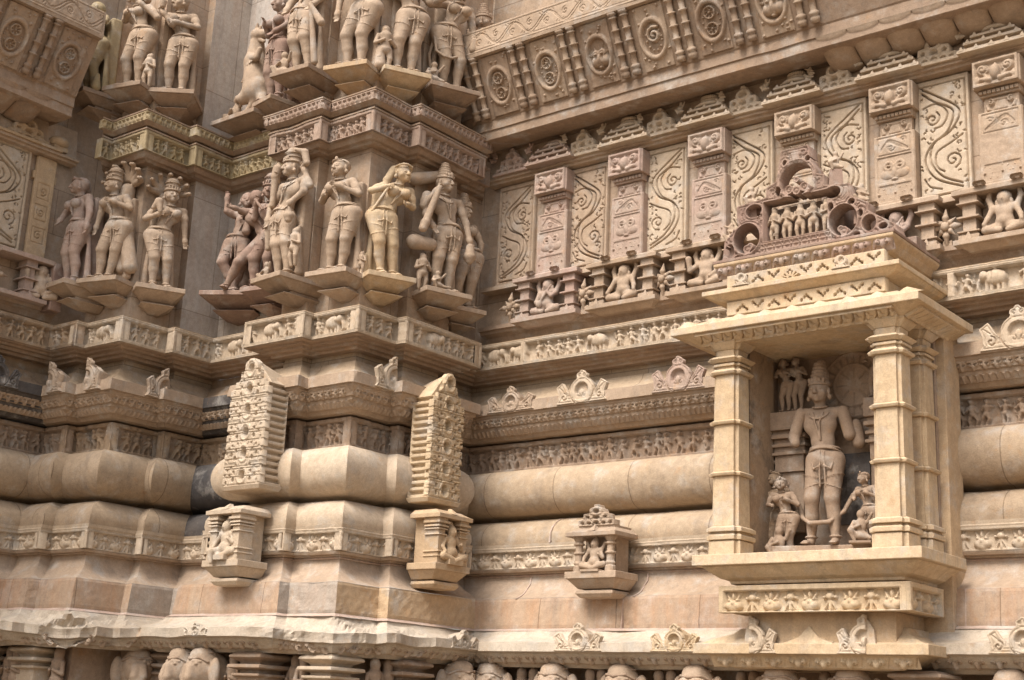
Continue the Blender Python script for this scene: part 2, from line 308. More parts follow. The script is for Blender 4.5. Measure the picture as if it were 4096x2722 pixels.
def skin(name, prof, mat, parent, segs=None, smooth=False, flip=False, fn=plan, amt=.0025, chip=.012, zs=None):     # sweep a profile [(z, d)] along the plan, edges worn
    if zs:
        p2 = [prof[0]]
        for a, b in zip(prof[:-1], prof[1:]):
            n = max(1, int(abs(b[0]-a[0])/zs)); p2 += [(a[0]+(b[0]-a[0])*i/n, a[1]+(b[1]-a[1])*i/n) for i in range(1, n+1)]
        prof = p2
    rows = [np.array(fn(d, z)) for z, d in prof]; Zs = [z for z, d in prof]; n = len(rows[0]); segs = range(n-1) if segs is None else segs; V, Q = [], []; base = 0
    for j in segs:
        L = np.linalg.norm(rows[0][j+1]-rows[0][j])
        if L < .005 and np.linalg.norm(rows[-1][j+1]-rows[-1][j]) < .005: continue
        m = max(1, int(L/.03)); t = np.linspace(0, 1, m+1)[:, None]
        G = [np.concatenate([r[j]*(1-t)+r[j+1]*t, np.full((m+1, 1), z)], 1) for r, z in zip(rows, Zs)]
        V += G; K = len(rows); idx = base+np.arange(K*(m+1)).reshape(K, m+1); base += K*(m+1)
        Q.append(np.stack([idx[:-1, :-1], idx[:-1, 1:], idx[1:, 1:], idx[1:, :-1]], -1).reshape(-1, 4))
    V = np.concatenate(V); Q = np.concatenate(Q); V = wear(V, amt, chip)
    return link(name, npmesh(name, V, Q, smooth=smooth), mat, parent)
def runs(d, z, segs=None):                          # the straight faces of a course: start, direction along it, outward normal, length
    p = plan(d, z); o = []
    for j in (range(len(p)-1) if segs is None else segs):
        a, b = np.array(p[j]), np.array(p[j+1]); L = np.linalg.norm(b-a)
        if L < .02: continue
        u = (b-a)/L; nrm = np.array([u[1], -u[0]]); o.append((j, np.array([*a, 0]), np.array([*u, 0]), np.array([*nrm, 0]), L))
    return o

temple = empty('temple_wall', (0, 0, 0), 0, 'carved sandstone temple wall stepping round two corner buttresses, built of banded mouldings and relief courses', 'temple wall')
TAO = temple
# lower courses, common to buttresses and both walls
def arc(z0, z1, d0, r, n=14, p=1.0):
    return [(z0+(z1-z0)*(1-math.cos(math.pi*i/n))/2, d0+r*math.sin(math.pi*i/n)**p) for i in range(n+1)]
skin('elephant_course', [(0.85, .12), (1.50, .12), (1.968, .10)], BROWN, TAO)
skin('lower_eave', [(1.968, .10), (1.962, .34), (1.985, .37), (1.99, .40), (2.035, .455), (2.05, .46), (2.052, .50), (2.055, .503), (2.112, .50), (2.125, .44), (2.15, .37), (2.175, .33), (2.2, .312), (2.206, .285)], PALE, TAO, segs=range(1, 17), amt=.004, chip=.03, zs=.015)
skin('lower_eave', [(1.968, .10), (1.962, .34), (1.985, .37), (1.99, .40), (2.035, .455), (2.05, .46), (2.052, .50), (2.055, .503), (2.112, .50), (2.125, .44), (2.15, .37), (2.175, .33), (2.2, .312), (2.206, .285)], PALE, TAO, segs=[0, 17], amt=.004, chip=.02)
GREYT = stone('grey_tan_block', (0.41, 0.345, 0.285), (0.36, 0.30, 0.245), streak=.15, grime=.1, bump=.5)
for sg, M_ in ((range(0, 6), PLINTH), ([6, 7, 10, 11], GREYT), ([8, 9, 17], PLINTH), (range(12, 17), OCHRE)): skin('plinth_course', [(2.206, .285), (2.24, .288), (2.40, .272), (2.418, .265)], M_, TAO, sg, amt=.004, chip=.015, zs=.02)
skin('mortar_line', [(2.198, .320), (2.207, .302), (2.216, .290)], MORT, TAO, amt=.009, chip=0)
skin('mortar_line', [(2.583, .098), (2.590, .108), (2.600, .102)], MORT, TAO, range(8, 18), amt=.005, chip=0)
skin('flared_moulding', [(2.418, .265), (2.43, .235), (2.455, .19), (2.49, .15), (2.53, .12), (2.57, .105), (2.585, .10)], TAN, TAO, smooth=True)
skin('neck_fillets', [(2.585, .10), (2.6, .10), (2.601, .13), (2.612, .13), (2.613, .155), (2.628, .165), (2.63, .16)], TAN, TAO)
skin('lotus_band', [(2.63, .148), (2.775, .148), (2.776, .18), (2.80, .185), (2.801, .172)], CREAM, TAO)
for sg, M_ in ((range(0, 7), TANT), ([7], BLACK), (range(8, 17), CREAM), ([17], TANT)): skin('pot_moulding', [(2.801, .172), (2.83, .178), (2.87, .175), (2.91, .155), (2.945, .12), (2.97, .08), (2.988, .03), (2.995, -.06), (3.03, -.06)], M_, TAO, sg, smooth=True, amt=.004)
TP = [(2.99, -.09)]+arc(3.015, 3.355, -.02, .20, 18, .7)
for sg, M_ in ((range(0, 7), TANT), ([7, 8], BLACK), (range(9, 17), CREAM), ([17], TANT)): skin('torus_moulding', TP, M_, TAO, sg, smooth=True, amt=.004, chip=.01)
skin('dark_frieze_course', [(3.355, -.03), (3.358, -.065), (3.572, -.065), (3.574, -.09), (3.586, -.09)], BROWN, TAO)
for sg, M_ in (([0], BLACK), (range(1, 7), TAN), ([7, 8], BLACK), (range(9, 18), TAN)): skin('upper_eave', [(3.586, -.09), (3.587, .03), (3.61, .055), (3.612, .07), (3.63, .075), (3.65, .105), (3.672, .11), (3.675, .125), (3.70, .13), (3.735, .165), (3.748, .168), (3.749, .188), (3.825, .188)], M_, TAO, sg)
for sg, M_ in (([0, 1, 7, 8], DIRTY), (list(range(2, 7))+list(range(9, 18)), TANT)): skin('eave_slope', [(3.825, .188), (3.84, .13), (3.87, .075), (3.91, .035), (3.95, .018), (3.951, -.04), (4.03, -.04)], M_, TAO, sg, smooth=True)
skin('stepped_soffit', [(4.03, -.04), (4.031, .03), (4.05, .035), (4.051, .075), (4.07, .08), (4.071, .12), (4.085, .125), (4.086, .165), (4.092, .172), (4.0925, .13)], BROWN, TAO)
skin('elephant_frieze_course', [(4.092, .13), (4.28, .13), (4.295, .16), (4.30, .12), (4.31, .04), (4.315, .0)], CREAM, TAO)
BUT = range(2, 17)                                 # buttress runs only
skin('statue_wall', [(4.315, .0), (5.531, .0)], WALLM, TAO, [2, 3, 4, 5]+list(range(8, 17)), zs=.05); skin('statue_wall', [(4.315, .0), (5.531, .0)], GREY, TAO, [6, 7], zs=.05)
skin('soffit_under_figure_band', [(5.531, .0), (5.533, .06), (5.548, .07), (5.55, .10), (5.572, .12), (5.578, .138), (5.5785, .10)], BROWN, TAO, BUT)
skin('figure_band', [(5.578, .10), (5.59, .10), (5.74, .10), (5.745, .155), (5.757, .155), (5.758, .08), (5.775, .08)], BROWN, TAO, BUT)
skin('lotus_bud_band', [(5.775, .08), (5.776, .15), (5.80, .185), (5.81, .165), (5.868, .165), (5.875, .19), (5.885, .19), (5.90, .02), (5.905, .0)], BROWN, TAO, BUT)
skin('upper_statue_wall', [(5.905, .0), (8.2, .0)], WALLM, TAO, [2, 3, 4, 5]+list(range(8, 17)), zs=.05); skin('upper_statue_wall', [(5.905, .0), (8.2, .0)], GREY, TAO, [6, 7], zs=.05)
# right and left wall above the elephant frieze: a pair of straight walls seen in the angle
def two(name, prof, mat, x0=0.10, ye=-.86, smooth=False):
    R = lambda d, z: [(x0, WY+.1), (x0, WY-d), (XR, WY-d)]; L = lambda d, z: [(WX+d, YF), (WX+d, ye), (WX-.1, ye)]
    return skin(name, prof, mat, TAO, fn=R, smooth=smooth), skin(name, prof, mat, TAO, fn=L, smooth=smooth)
two('backing_wall', [(4.31, -.02), (8.0, -.02)], TANJ, x0=-.4, ye=-.3)
two('shelf_course', [(4.312, -.16), (4.35, -.16), (4.351, .0), (4.385, .02), (4.40, .05), (4.402, .07), (4.425, .08), (4.426, .10), (4.455, .10), (4.458, -.10)], BROWN, .11)
two('gallery_back', [(4.455, -.14), (4.74, -.14)], BLACK, .11)  # back of the recess painted black in place of its deep shade
two('gallery_roof', [(4.74, -.14), (4.735, .10), (4.764, .10), (4.775, .07), (4.795, .005)], TAN, .11)
two('architrave', [(5.60, .0), (5.605, .07), (5.62, .075), (5.625, .10), (5.645, .10), (5.646, .05), (5.90, .02)], TAN, .11)
LEDGE = [(5.88, -.02), (5.884, .06), (5.862, .12), (5.852, .24), (5.853, .31), (5.858, .322), (5.926, .322), (5.93, .335), (6.0, .335), (6.01, .345)]
two('cornice_ledge', LEDGE, BROWN, .04, -1.12)
two('seat_back_ground', [(6.01, .345), (6.425, .555)], BROWN, .02, -1.12)
two('scroll_cornice', [(6.425, .50), (6.42, .60), (6.44, .605), (6.64, .60), (6.642, .56), (6.66, .555), (6.70, -.4), (8.0, -.4)], TAN, -.06, -1.12)
gm = MB(); gm.v = [(-60, -60, 0), (60, -60, 0), (60, 20, 0), (-60, 20, 0)]; gm.f = [(0, 1, 2, 3)]
tag(gm.build('ground', SANDM), kind='structure')

# ---------------------------------------------------------------- carved bands on the courses
def person(R, x, y, h, rs, z=0.0, side=None):      # one small figure in relief
    s = side if side is not None else rs.choice([-1, 1]); lean = rs.uniform(-.05, .08)*h*s; w = h
    hip = (x+rs.uniform(-.04, .04)*h, y+.46*h); ch = (hip[0]+lean, y+.70*h); R.ell(ch[0]+.02*h*s, y+.90*h, .092*h, .105*h, .12*h, z=z+.03*h); R.ell(ch[0]-.05*h*s, y+.95*h, .06*h, .06*h, .09*h, z=z+.02*h)
    R.cap(hip, ch, .085*w, .12*w, z=z); R.ell(ch[0], ch[1], .15*w, .09*w, .12*w, z=z); R.ell(hip[0], hip[1]-.02*h, .13*w, .10*w, .12*w, z=z)
    for q in (-1, 1):
        kn = (hip[0]+q*rs.uniform(.06, .20)*h+.03*h*s, y+rs.uniform(.22, .30)*h); ft = (kn[0]+rs.uniform(-.13, .07)*h*s, y+.02*h)
        R.cap((hip[0]+q*.05*h, hip[1]), kn, .085*w, .06*w, z=z); R.cap(kn, ft, .058*w, .038*w, z=z); R.cap(ft, (ft[0]+.08*h*s, ft[1]), .03*w, z=z)
        el = (ch[0]+q*rs.uniform(.16, .24)*h, y+rs.uniform(.50, .72)*h); hd = (el[0]+rs.uniform(-.2, .12)*h*q, el[1]+rs.uniform(-.08, .26)*h)
        R.cap((ch[0]+q*.12*h, ch[1]+.03*h), el, .045*w, .038*w, z=z+.02*h); R.cap(el, hd, .036*w, .03*w, z=z+.04*h)
    if rs.rand() < .35: R.cap((ch[0]+.2*h*s, y+.3*h), (ch[0]+.32*h*s, y+1.0*h), .02*w, z=z+.05*h)
def elephant_rel(R, x, y, h, s, z=0.0):             # elephant in relief, head on the side s
    b = (x-.10*h*s, y+.60*h); R.ell(b[0], b[1], .46*h, .33*h, .22*h, z=z); R.ell(x-.36*h*s, y+.57*h, .24*h, .28*h, .2*h, z=z); R.ell(x+.34*h*s, y+.70*h, .19*h, .22*h, .24*h, z=z)
    R.ell(x+.20*h*s, y+.66*h, .10*h, .17*h, .26*h, z=z)
    t = [(x+.44*h*s, y+.66*h), (x+.56*h*s, y+.45*h), (x+.58*h*s, y+.22*h), (x+.50*h*s, y+.08*h), (x+.40*h*s, y+.12*h)]
    for i in range(4): R.cap(t[i], t[i+1], (.085-.015*i)*h, (.07-.015*i)*h, z=z+.02*h)
    for q in (-.42, -.22, .06, .24): R.cap((x+q*h*s, y+.42*h), (x+q*h*s+.02*h, y+.03*h), .085*h, .075*h, z=z)
    R.groove([(x+.02*h*s, y+.9*h), (x-.02*h*s, y+.62*h), (x, y+.3*h)], .012*h+.002, .012)
def people_strip(R, x0, x1, y0, h, seed, z=0.0, eleph=()):
    rs = np.random.RandomState(seed); x = x0+.26*h
    E = [(e, e+1.25*h) for e, _ in eleph]
    for e, s in eleph: elephant_rel(R, e+.62*h, y0, h*.93, s, z)
    while x < x1-.2*h:
        if not any(a-.25*h < x < b+.12*h for a, b in E): person(R, x, y0, h*rs.uniform(.84, .97), rs, z=z)
        x += h*rs.uniform(.46, .66)
def lotus_face(R, x, y, w, h, z=0.0, snout=True):   # horned mask / lotus hanging
    if snout:
        R.ell(x, y+.30*h, .36*w, .28*h, .020, z=z); R.ell(x-.17*w, y+.30*h, .16*w, .2*h, .022, z=z); R.ell(x+.17*w, y+.30*h, .16*w, .2*h, .022, z=z); R.ell(x, y+.42*h, .07*w, .13*h, .027, z=z)
        for q in (-1, 1): R.ell(x+q*.17*w, y+.56*h, .08*w, .06*h, .022, z=z); R.cap((x+q*.17*w, y+.62*h), (x+q*.30*w, y+.92*h), .055*w, .02*w, z=z)
        R.ell(x, y+.75*h, .07*w, .2*h, .014, z=z)
    else:
        R.ell(x, y+.66*h, .16*w, .16*h, .02, z=z); 
        for q in (-1, 0, 1): R.cap((x+q*.05*w, y+.76*h), (x+q*.16*w, y+.95*h), .04*w, .02*w, z=z)
        for q in (-1, 1): R.ell(x+q*.22*w, y+.62*h, .05*w, .09*h, .018, z=z); R.cap((x+q*.03*w, y+.5*h), (x+q*.24*w, y+.06*h), .05*w, .03*w, z=z)
        R.cap((x, y+.5*h), (x, y+.1*h), .05*w, .07*w, z=z)
RND = random.Random(7)
def band(name, z0, d0, z1, d1, mat, fn, dep=.022, res=.005, segs=None, back=.03, minL=.05, xmax=5.3):
    vz, vd = z1-z0, d1-d0; hgt = math.hypot(vz, vd); P = plan(d0, z0)
    for j, a, u, n, L in runs(d0, z0, segs):
        V = np.array([0, 0, vz/hgt])+n*vd/hgt; N = n*vz/hgt-np.array([0, 0, vd/hgt])
        e0 = e1 = 0.0
        def cross(k): 
            if k <= 0 or k >= len(P)-1: return 0
            p, q, r = np.array(P[k-1]), np.array(P[k]), np.array(P[k+1]); v = np.cross(q-p, r-q); return v
        if cross(j) > 0: e0 = dep-.0015
        if cross(j+1) > 0: e1 = dep-.0015
        st = 0.0
        if j == 0: st = L-1.75
        if j == len(P)-2: L = min(L, xmax)
        if L-st < minL: continue
        R = Rel(L-st+e0+e1, hgt, res); fn(R, j)
        link(name, R.mesh(name, a+u*(st-e0)+np.array([0, 0, z0])+N*.0025, u, N, V, back, True), mat, TAO)
def frame(R, b, t, s, h, bead=False):
    W_, H_ = R.w, R.h; R.box(0, W_, 0, b, h); R.box(0, W_, H_-t, H_+1, h); R.box(0, s, 0, H_+1, h); R.box(W_-s, W_+1, 0, H_+1, h)
    if bead:
        for yy in (b*.55, H_-t*.55):
            R.groove([(0, yy-.006), (W_, yy-.006)], .003, .006); R.groove([(0, yy+.006), (W_, yy+.006)], .003, .006)
        x = 0
        while x < W_:
            for yy in (b*.55, H_-t*.55): R.ell(x, yy, .005, .005, .003, z=h)
            x += .012
def f_m1(R, j):
    frame(R, .024, .028, .026 if R.w > .3 else .012, .048, True)
    el = []
    if j == 17: el = [(.13, 1), (.33, -1), (1.02, -1), (3.80, -1)]
    elif R.w > .45: el = [(R.w*.30, 1)]
    elif R.w > .38 and j % 2: el = [(.06, 1)]
    if R.w > .12: people_strip(R, .03, R.w-.03, .018, .155, 40+j, z=.018, eleph=el)
    if j == 17:
        R.box(.46, .50, 0, .19, .048); R.groove([(.48, 0), (.48, .2)], .005, .012); R.box(3.64, 3.68, 0, .19, .048)
    rough(R, .0025, j)
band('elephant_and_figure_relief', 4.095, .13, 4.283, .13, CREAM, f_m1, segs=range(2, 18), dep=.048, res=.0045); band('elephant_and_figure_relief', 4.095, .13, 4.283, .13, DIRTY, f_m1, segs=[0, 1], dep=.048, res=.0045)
def f_dark(R, j):
    frame(R, .022, .028, .012, .038)
    if R.w > .12: people_strip(R, .01, R.w-.01, .018, .168, 90+j, z=.018)
    rough(R, .006, j+5)
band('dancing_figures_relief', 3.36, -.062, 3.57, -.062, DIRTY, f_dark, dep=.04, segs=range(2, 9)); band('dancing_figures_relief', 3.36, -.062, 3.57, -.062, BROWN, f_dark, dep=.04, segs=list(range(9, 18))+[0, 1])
def f_u2(R, j):
    frame(R, .008, .022, .022 if R.w > .3 else .01, .046)
    if R.w > .1: people_strip(R, .02, R.w-.02, .004, .135, 140+j, z=.02)
    rough(R, .002, j)
band('seated_figures_relief', 5.585, .10, 5.742, .10, OLIVE, f_u2, dep=.046, segs=range(2, 8)); band('seated_figures_relief', 5.585, .10, 5.742, .10, RUSSET, f_u2, dep=.046, segs=range(8, 17))
def f_u1(R, j):
    R.box(0, R.w, R.h-.012, R.h+1, .02); x = .03
    if R.w < .1: R.H[:] = .02; return
    while x < R.w-.015:
        R.ell(x, .034, .017, .022, .018); R.ell(x, .05, .010, .014, .022); R.ell(x+.024, .03, .008, .024, .013); R.cap((x-.02, .008), (x+.02, .014), .007, .004); x += .048
band('lotus_bud_relief', 5.80, .165, 5.868, .165, OLIVE, f_u1, segs=range(2, 8), dep=.02, res=.004); band('lotus_bud_relief', 5.80, .165, 5.868, .165, RUSSET, f_u1, segs=range(8, 17), dep=.02, res=.004)
def f_lot(R, j):
    R.box(0, R.w, R.h-.028, R.h+1, .034); R.groove([(0, R.h-.012), (R.w, R.h-.012)], .003, .008); R.groove([(0, R.h-.021), (R.w, R.h-.021)], .003, .008); R.box(0, R.w, 0, .01, .012)
    if R.w > .25:
        R.box(0, .018, 0, 1, .034); R.box(R.w-.018, R.w+1, 0, 1, .034)
    if R.w < .1: R.H[:] = .034; return
    n = max(1, round((R.w-.04)/.105)); st = (R.w-.04)/n
    for i in range(n): lotus_face(R, .02+st*(i+.5), .004, .135, R.h-.030, z=.008, snout=(i+j) % 2 == 0)
    rough(R, .002, j)
band('lotus_and_mask_relief', 2.632, .148, 2.778, .148, CREAM, f_lot, dep=.034, res=.0045)
def f_eave(R, j):                                   # pendant scroll dentils
    x = .03
    while x < R.w-.02:
        R.cap((x-.022, R.h*.75), (x+.022, R.h*.75), .012, z=-.004); R.ell(x, R.h*.35, .016, R.h*.42, .018); R.ell(x-.016, R.h*.5, .012, .014, .016); R.ell(x+.016, R.h*.5, .012, .014, .016); R.spiral(x-.017, R.h*.55, .009, .8, 0, .003, .02); R.spiral(x+.017, R.h*.55, .009, .8, 3, .003, .02); x += .068
band('scroll_dentils', 3.672, .115, 3.735, .158, TAN, f_eave, dep=.0, res=.004, back=.01)
def f_tri(R, j):
    x = .02
    while x < R.w-.01:
        sl = R.win(x-.02, x+.02, 0, 1); R.H[sl] = np.maximum(R.H[sl], .014*np.clip(1-np.abs(R.X[sl]-x)/.017/np.clip(R.Y[sl]/R.h, .02, 1), 0, 1)); x += .04
band('triangle_dentils', 3.612, .068, 3.652, .10, TAN, f_tri, dep=.0, res=.004, back=.01)
def f_eave2(R, j):
    x = .05
    while x < R.w-.03:
        for q in (-1, 1): R.ell(x+q*.028, R.h*.62, .018, .018, .02); R.spiral(x+q*.026, R.h*.62, .014, .9, 1.5+q, .0035, .022, sgn=q)
        R.ell(x, R.h*.35, .017, R.h*.38, .024); R.groove([(x+.052, R.h*.2), (x+.064, R.h*.9)], .004, .012); R.ell(x-.012, R.h*.55, .01, .016, .02); R.ell(x+.012, R.h*.55, .01, .016, .02); x += .118
band('scroll_dentils', 1.985, .385, 2.05, .45, TAN, f_eave2, dep=.0, res=.004, back=.012)

# ---------------------------------------------------------------- right wall: gallery, panels, pilasters, pavilions
def poly_sdf(X, Y, pts):
    d = np.full(X.shape, 9.0); s = np.ones(X.shape); n = len(pts)
    for i in range(n):
        ax, ay = pts[i]; bx, by = pts[(i+1) % n]; ex, ey = bx-ax, by-ay; wx, wy = X-ax, Y-ay; t = np.clip((wx*ex+wy*ey)/(ex*ex+ey*ey+1e-12), 0, 1)
        d = np.minimum(d, (wx-ex*t)**2+(wy-ey*t)**2); c1, c2, c3 = Y >= ay, Y < by, ex*wy > ey*wx; f = (c1 & c2 & c3) | (~c1 & ~c2 & ~c3); s = np.where(f, -s, s)
    return s*np.sqrt(d)
def circ(X, Y, x, y, r, ry=None): return (np.hypot((X-x)/r, (Y-y)/(ry or r))-1)*min(r, ry or r)
def front(R, name, mat, parent, x0, z0, y, back=.03): return R.build(name, mat, (x0, y, z0), (1, 0, 0), (0, -1, 0), (0, 0, 1), back, parent)
def lobj(name, base, rz, label, cat, group=None): return empty(name, base, rz, label, cat, group)
def scroll_grooves(R, x0, y0, x1, y1, seed, w=.0056, dep=.030):      # vine scroll filling a framed field
    rs = random.Random(seed); Wd, Hh = x1-x0, y1-y0; fl = 1 if seed % 2 else -1; cx = (x0+x1)/2
    R.groove([(x0, y0), (x1, y0), (x1, y1), (x0, y1), (x0, y0)], w, dep)
    X = lambda t: cx+fl*t*Wd; Y = lambda t: y0+t*Hh
    for off in (0, .13):
        R.groove(curve((X(.42), Y(.985-off*.3)), (X(.12+off*.3), Y(.90-off*.4)), (X(-.36+off), Y(.73)), (X(-.20+off*.6), Y(.56)), (X(.22-off*.2), Y(.46)), (X(.38-off*.9), Y(.31)), (X(.16-off), Y(.15+off*.1)), (X(-.38), Y(.04+off*.25))), w*1.15, dep*1.2)
    R.groove(curve((X(.40), Y(.80)), (X(.1), Y(.82)), (X(-.12), Y(.72)), (X(-.02), Y(.62)), (X(.16), Y(.60))), w, dep)
    R.groove(curve((X(-.42), Y(.50)), (X(-.2), Y(.45)), (X(.12), Y(.38)), (X(.14), Y(.26)), (X(-.02), Y(.20))), w, dep)
    R.spiral(X(.20), Y(.69), .17*Wd, 1.4, 2 if fl > 0 else 1, w, dep, fl); R.spiral(X(-.20), Y(.29), .19*Wd, 1.4, 5, w, dep, -fl); R.groove(curve((X(.40), Y(.16)), (X(.30), Y(.09)), (X(.05), Y(.05))), w, dep)
    for i in range(240):
        px, py = rs.uniform(x0+.012, x1-.012), rs.uniform(y0+.012, y1-.012); i0, j0 = min(R.nx-1, int(px/R.w*R.nx)), min(R.ny-1, int(py/R.h*R.ny))
        if R.G[max(0, i0-2):i0+3, max(0, j0-2):j0+3].max() > 0 or abs((px-cx)) < Wd*.22: continue
        a = rs.uniform(0, 6.3); l = rs.uniform(.012, .028); R.groove([(px, py), (px+l*.6*math.cos(a), py+l*.6*math.sin(a)), (px+l*math.cos(a+.7), py+l*math.sin(a+.7))], w*.8, dep*.8)
def scroll_panel_parts(t, w, h, mat, seed):
    R = Rel(w, h, .0042, .006); scroll_grooves(R, .022, .03, w-.022, h-.035, seed); rough(R, .0015, seed); front(R, 'scroll_relief', mat, t, -w/2, 0, -.012, .04)
ORD = ['first', 'second', 'third', 'fourth', 'fifth', 'sixth', 'seventh', 'eighth', 'ninth', 'tenth', 'eleventh', 'twelfth']
for k in range(6):
    t = lobj('scroll_panel', (.36+.67*k, WY, 4.79), 0, ['narrow unframed scroll panel beside the plain masonry strip', 'tall vine scroll panel between the two leftmost mauve pilasters', 'vine scroll panel whose top is just left of the shrine finial', 'scroll panel half hidden behind the red shrine pediment', 'scroll panel rising right behind the shrine pediment finial', 'tall bright scroll panel near the right edge of the photo'][k], 'carved panel', 'scroll panels of the right wall')
    scroll_panel_parts(t, .345, .80, [TAN, TAN, CREAM, CREAM, CREAM, CREAM][k], 3+k)
def mask_face(R, x, y, w, h, z=0):
    R.ell(x-.2*w, y+.3*h, .26*w, .26*h, .03, z); R.ell(x+.2*w, y+.3*h, .26*w, .26*h, .03, z); R.ell(x, y+.34*h, .12*w, .3*h, .034, z); R.ell(x, y+.16*h, .30*w, .09*h, .026, z); R.ell(x, y+.07*h, .13*w, .07*h, .03, z)
    for q in (-1, 1):
        R.ell(x+q*.16*w, y+.60*h, .085*w, .07*h, .036, z); R.ring(x+q*.16*w, y+.60*h, .11*w, .012, .012); R.cap((x+q*.13*w, y+.68*h), (x+q*.26*w, y+.97*h), .05*w, .03*w, z+.006); R.spiral(x+q*.42*w, y+.62*h, .07*w, 1, 0, .006, .014, q, False, z); R.cap((x+q*.42*w, y+.2*h), (x+q*.46*w, y+.5*h), .035*w, .03*w, z)
    R.cap((x, y+.62*h), (x, y+.9*h), .04*w, .05*w, z)
def flower(R, x, y, r, z=0, n=8, hh=.016):
    for i in range(n): a = 2*math.pi*i/n; R.cap((x+.3*r*math.cos(a), y+.3*r*math.sin(a)), (x+.95*r*math.cos(a), y+.95*r*math.sin(a)), .10*r, .22*r, z, hh/(.22*r))
    R.ell(x, y, .24*r, .24*r, hh*1.4, z)
def pilaster_parts(t, v, dk):
    M = PINK if dk else TAN
    m = MB(); m.box(-.145, .145, -.115, .02, .610, .785); m.build('capital', M, t, bev=.006)
    R = Rel(.27, .165, .0045, .0); R.box(0, 1, .15, 1, .012); R.box(0, .014, 0, 1, .012); R.box(.256, 1, 0, 1, .012); R.box(0, 1, 0, .02, .012)
    R.ell(.135, .075, .035, .055, .03); R.cap((.135, .1), (.135, .145), .02, .004); 
    for q in (-1, 1): R.ell(.135+q*.075, .105, .038, .038, .018); R.spiral(.135+q*.075, .105, .034, 1.2, 1.5, .004, .014, q); R.cap((.135+q*.03, .03), (.135+q*.085, .045), .022, .016); R.cap((.135+q*.04, .04), (.135+q*.07, .08), .016, .012); R.ell(.135+q*.11, .045, .018, .03, .014)
    R.H *= 1.7; rough(R, .002, v); front(R, 'capital_relief', M, t, -.135, .615, -.117)
    m = MB(); m.box(-.115, .125, -.08, .02, .565, .612, .0, .0)
    for i in range(9): m.box(-.118+.027*i, -.095+.027*i, -.098, -.08, .578, .600)
    m.build('bead_course', M, t, bev=.004)
    m = MB(); m.box(-.10, .11, -.055, .02, .47, .566); m.build('vase', M, t)
    R = Rel(.20, .09, .0045); 
    for i in range(7): R.cap((.06+.012*i, .01), (.075+.008*i, .055), .006, .006)
    for q in (-1, 1): R.cap((.1, .07), (.1+q*.05, .072), .008); R.spiral(.1+q*.06, .055, .02, 1.1, 1.5, .006, .014, q, False); R.cap((.1+q*.075, .01), (.1+q*.085, .04), .012, .008)
    R.H *= 1.6; front(R, 'vase_relief', M, t, -.095, .473, -.057)
    m = MB(); m.box(-.135, .135, -.078, .02, 0, .468); m.build('shaft', M, t, bev=.005)
    R = Rel(.26, .46, .0045, .004); x = .022
    # framed scroll
    R.G[:] = 0; rs = v
    R.groove([(x, .33), (.238, .33), (.238, .445), (x, .445), (x, .33)], .004, .010)
    sg = 1 if v % 2 else -1; cx = .13
    for o in (0, .016, .034): R.groove(curve((cx-sg*.09, .345+o*.2), (cx-sg*.03, .375+o*.6), (cx+sg*.03, .41+o*.4), (cx+sg*.06, .40), (cx+sg*.085, .37-o*.4)), .0038, .010)
    R.spiral(cx+sg*.02, .37, .026, 1.2, 0, .0038, .010, sg); R.spiral(cx-sg*.06, .415, .02, 1, 0, .0035, .009, -sg)
    for i in range(8): a = i*1.3+v; px, py = .035+.19*((i*.37+v*.13) % 1), .345+.09*((i*.61+v*.29) % 1); R.groove([(px, py), (px+.012*math.cos(a), py+.012*math.sin(a))], .003, .008)
    if v != 5: R.box(.02, .24, .145, .315, -.026, True); mask_face(R, .13, .15, .23, .165, -.018)
    R.box(.02, .24, .02, .125, -.026, True)
    for i in range(-1, 2): flower(R, .13+i*.105, .072, .048, -.020, 8, .022)
    R.cap((.03, .03), (.23, .03), .006, z=-.014); R.cap((.03, .118), (.23, .118), .006, z=-.014)
    rough(R, .002, v+9); front(R, 'mask_relief', M, t, -.13, .004, -.080, .03)
for k in range(6):
    t = lobj('carved_pilaster', (.755+.667*k, WY, 4.795), 0, ['mauve carved pilaster nearest the masonry corner strip', 'pilaster with mask relief second to the right of the masonry strip', 'pilaster with mask relief just left of the shrine pediment', 'pilaster whose capital stands right above the shrine finial', 'tall carved pilaster right of the shrine finial with two star bands', 'carved pilaster cut by the right edge of the photo'][k], 'pilaster', 'carved pilasters of the right wall')
    pilaster_parts(t, k, k < 3)
    dm = MB(); dm.box(.145, .165, .0, .03, 0, .80); dm.build('dark_joint', BLACK, t)

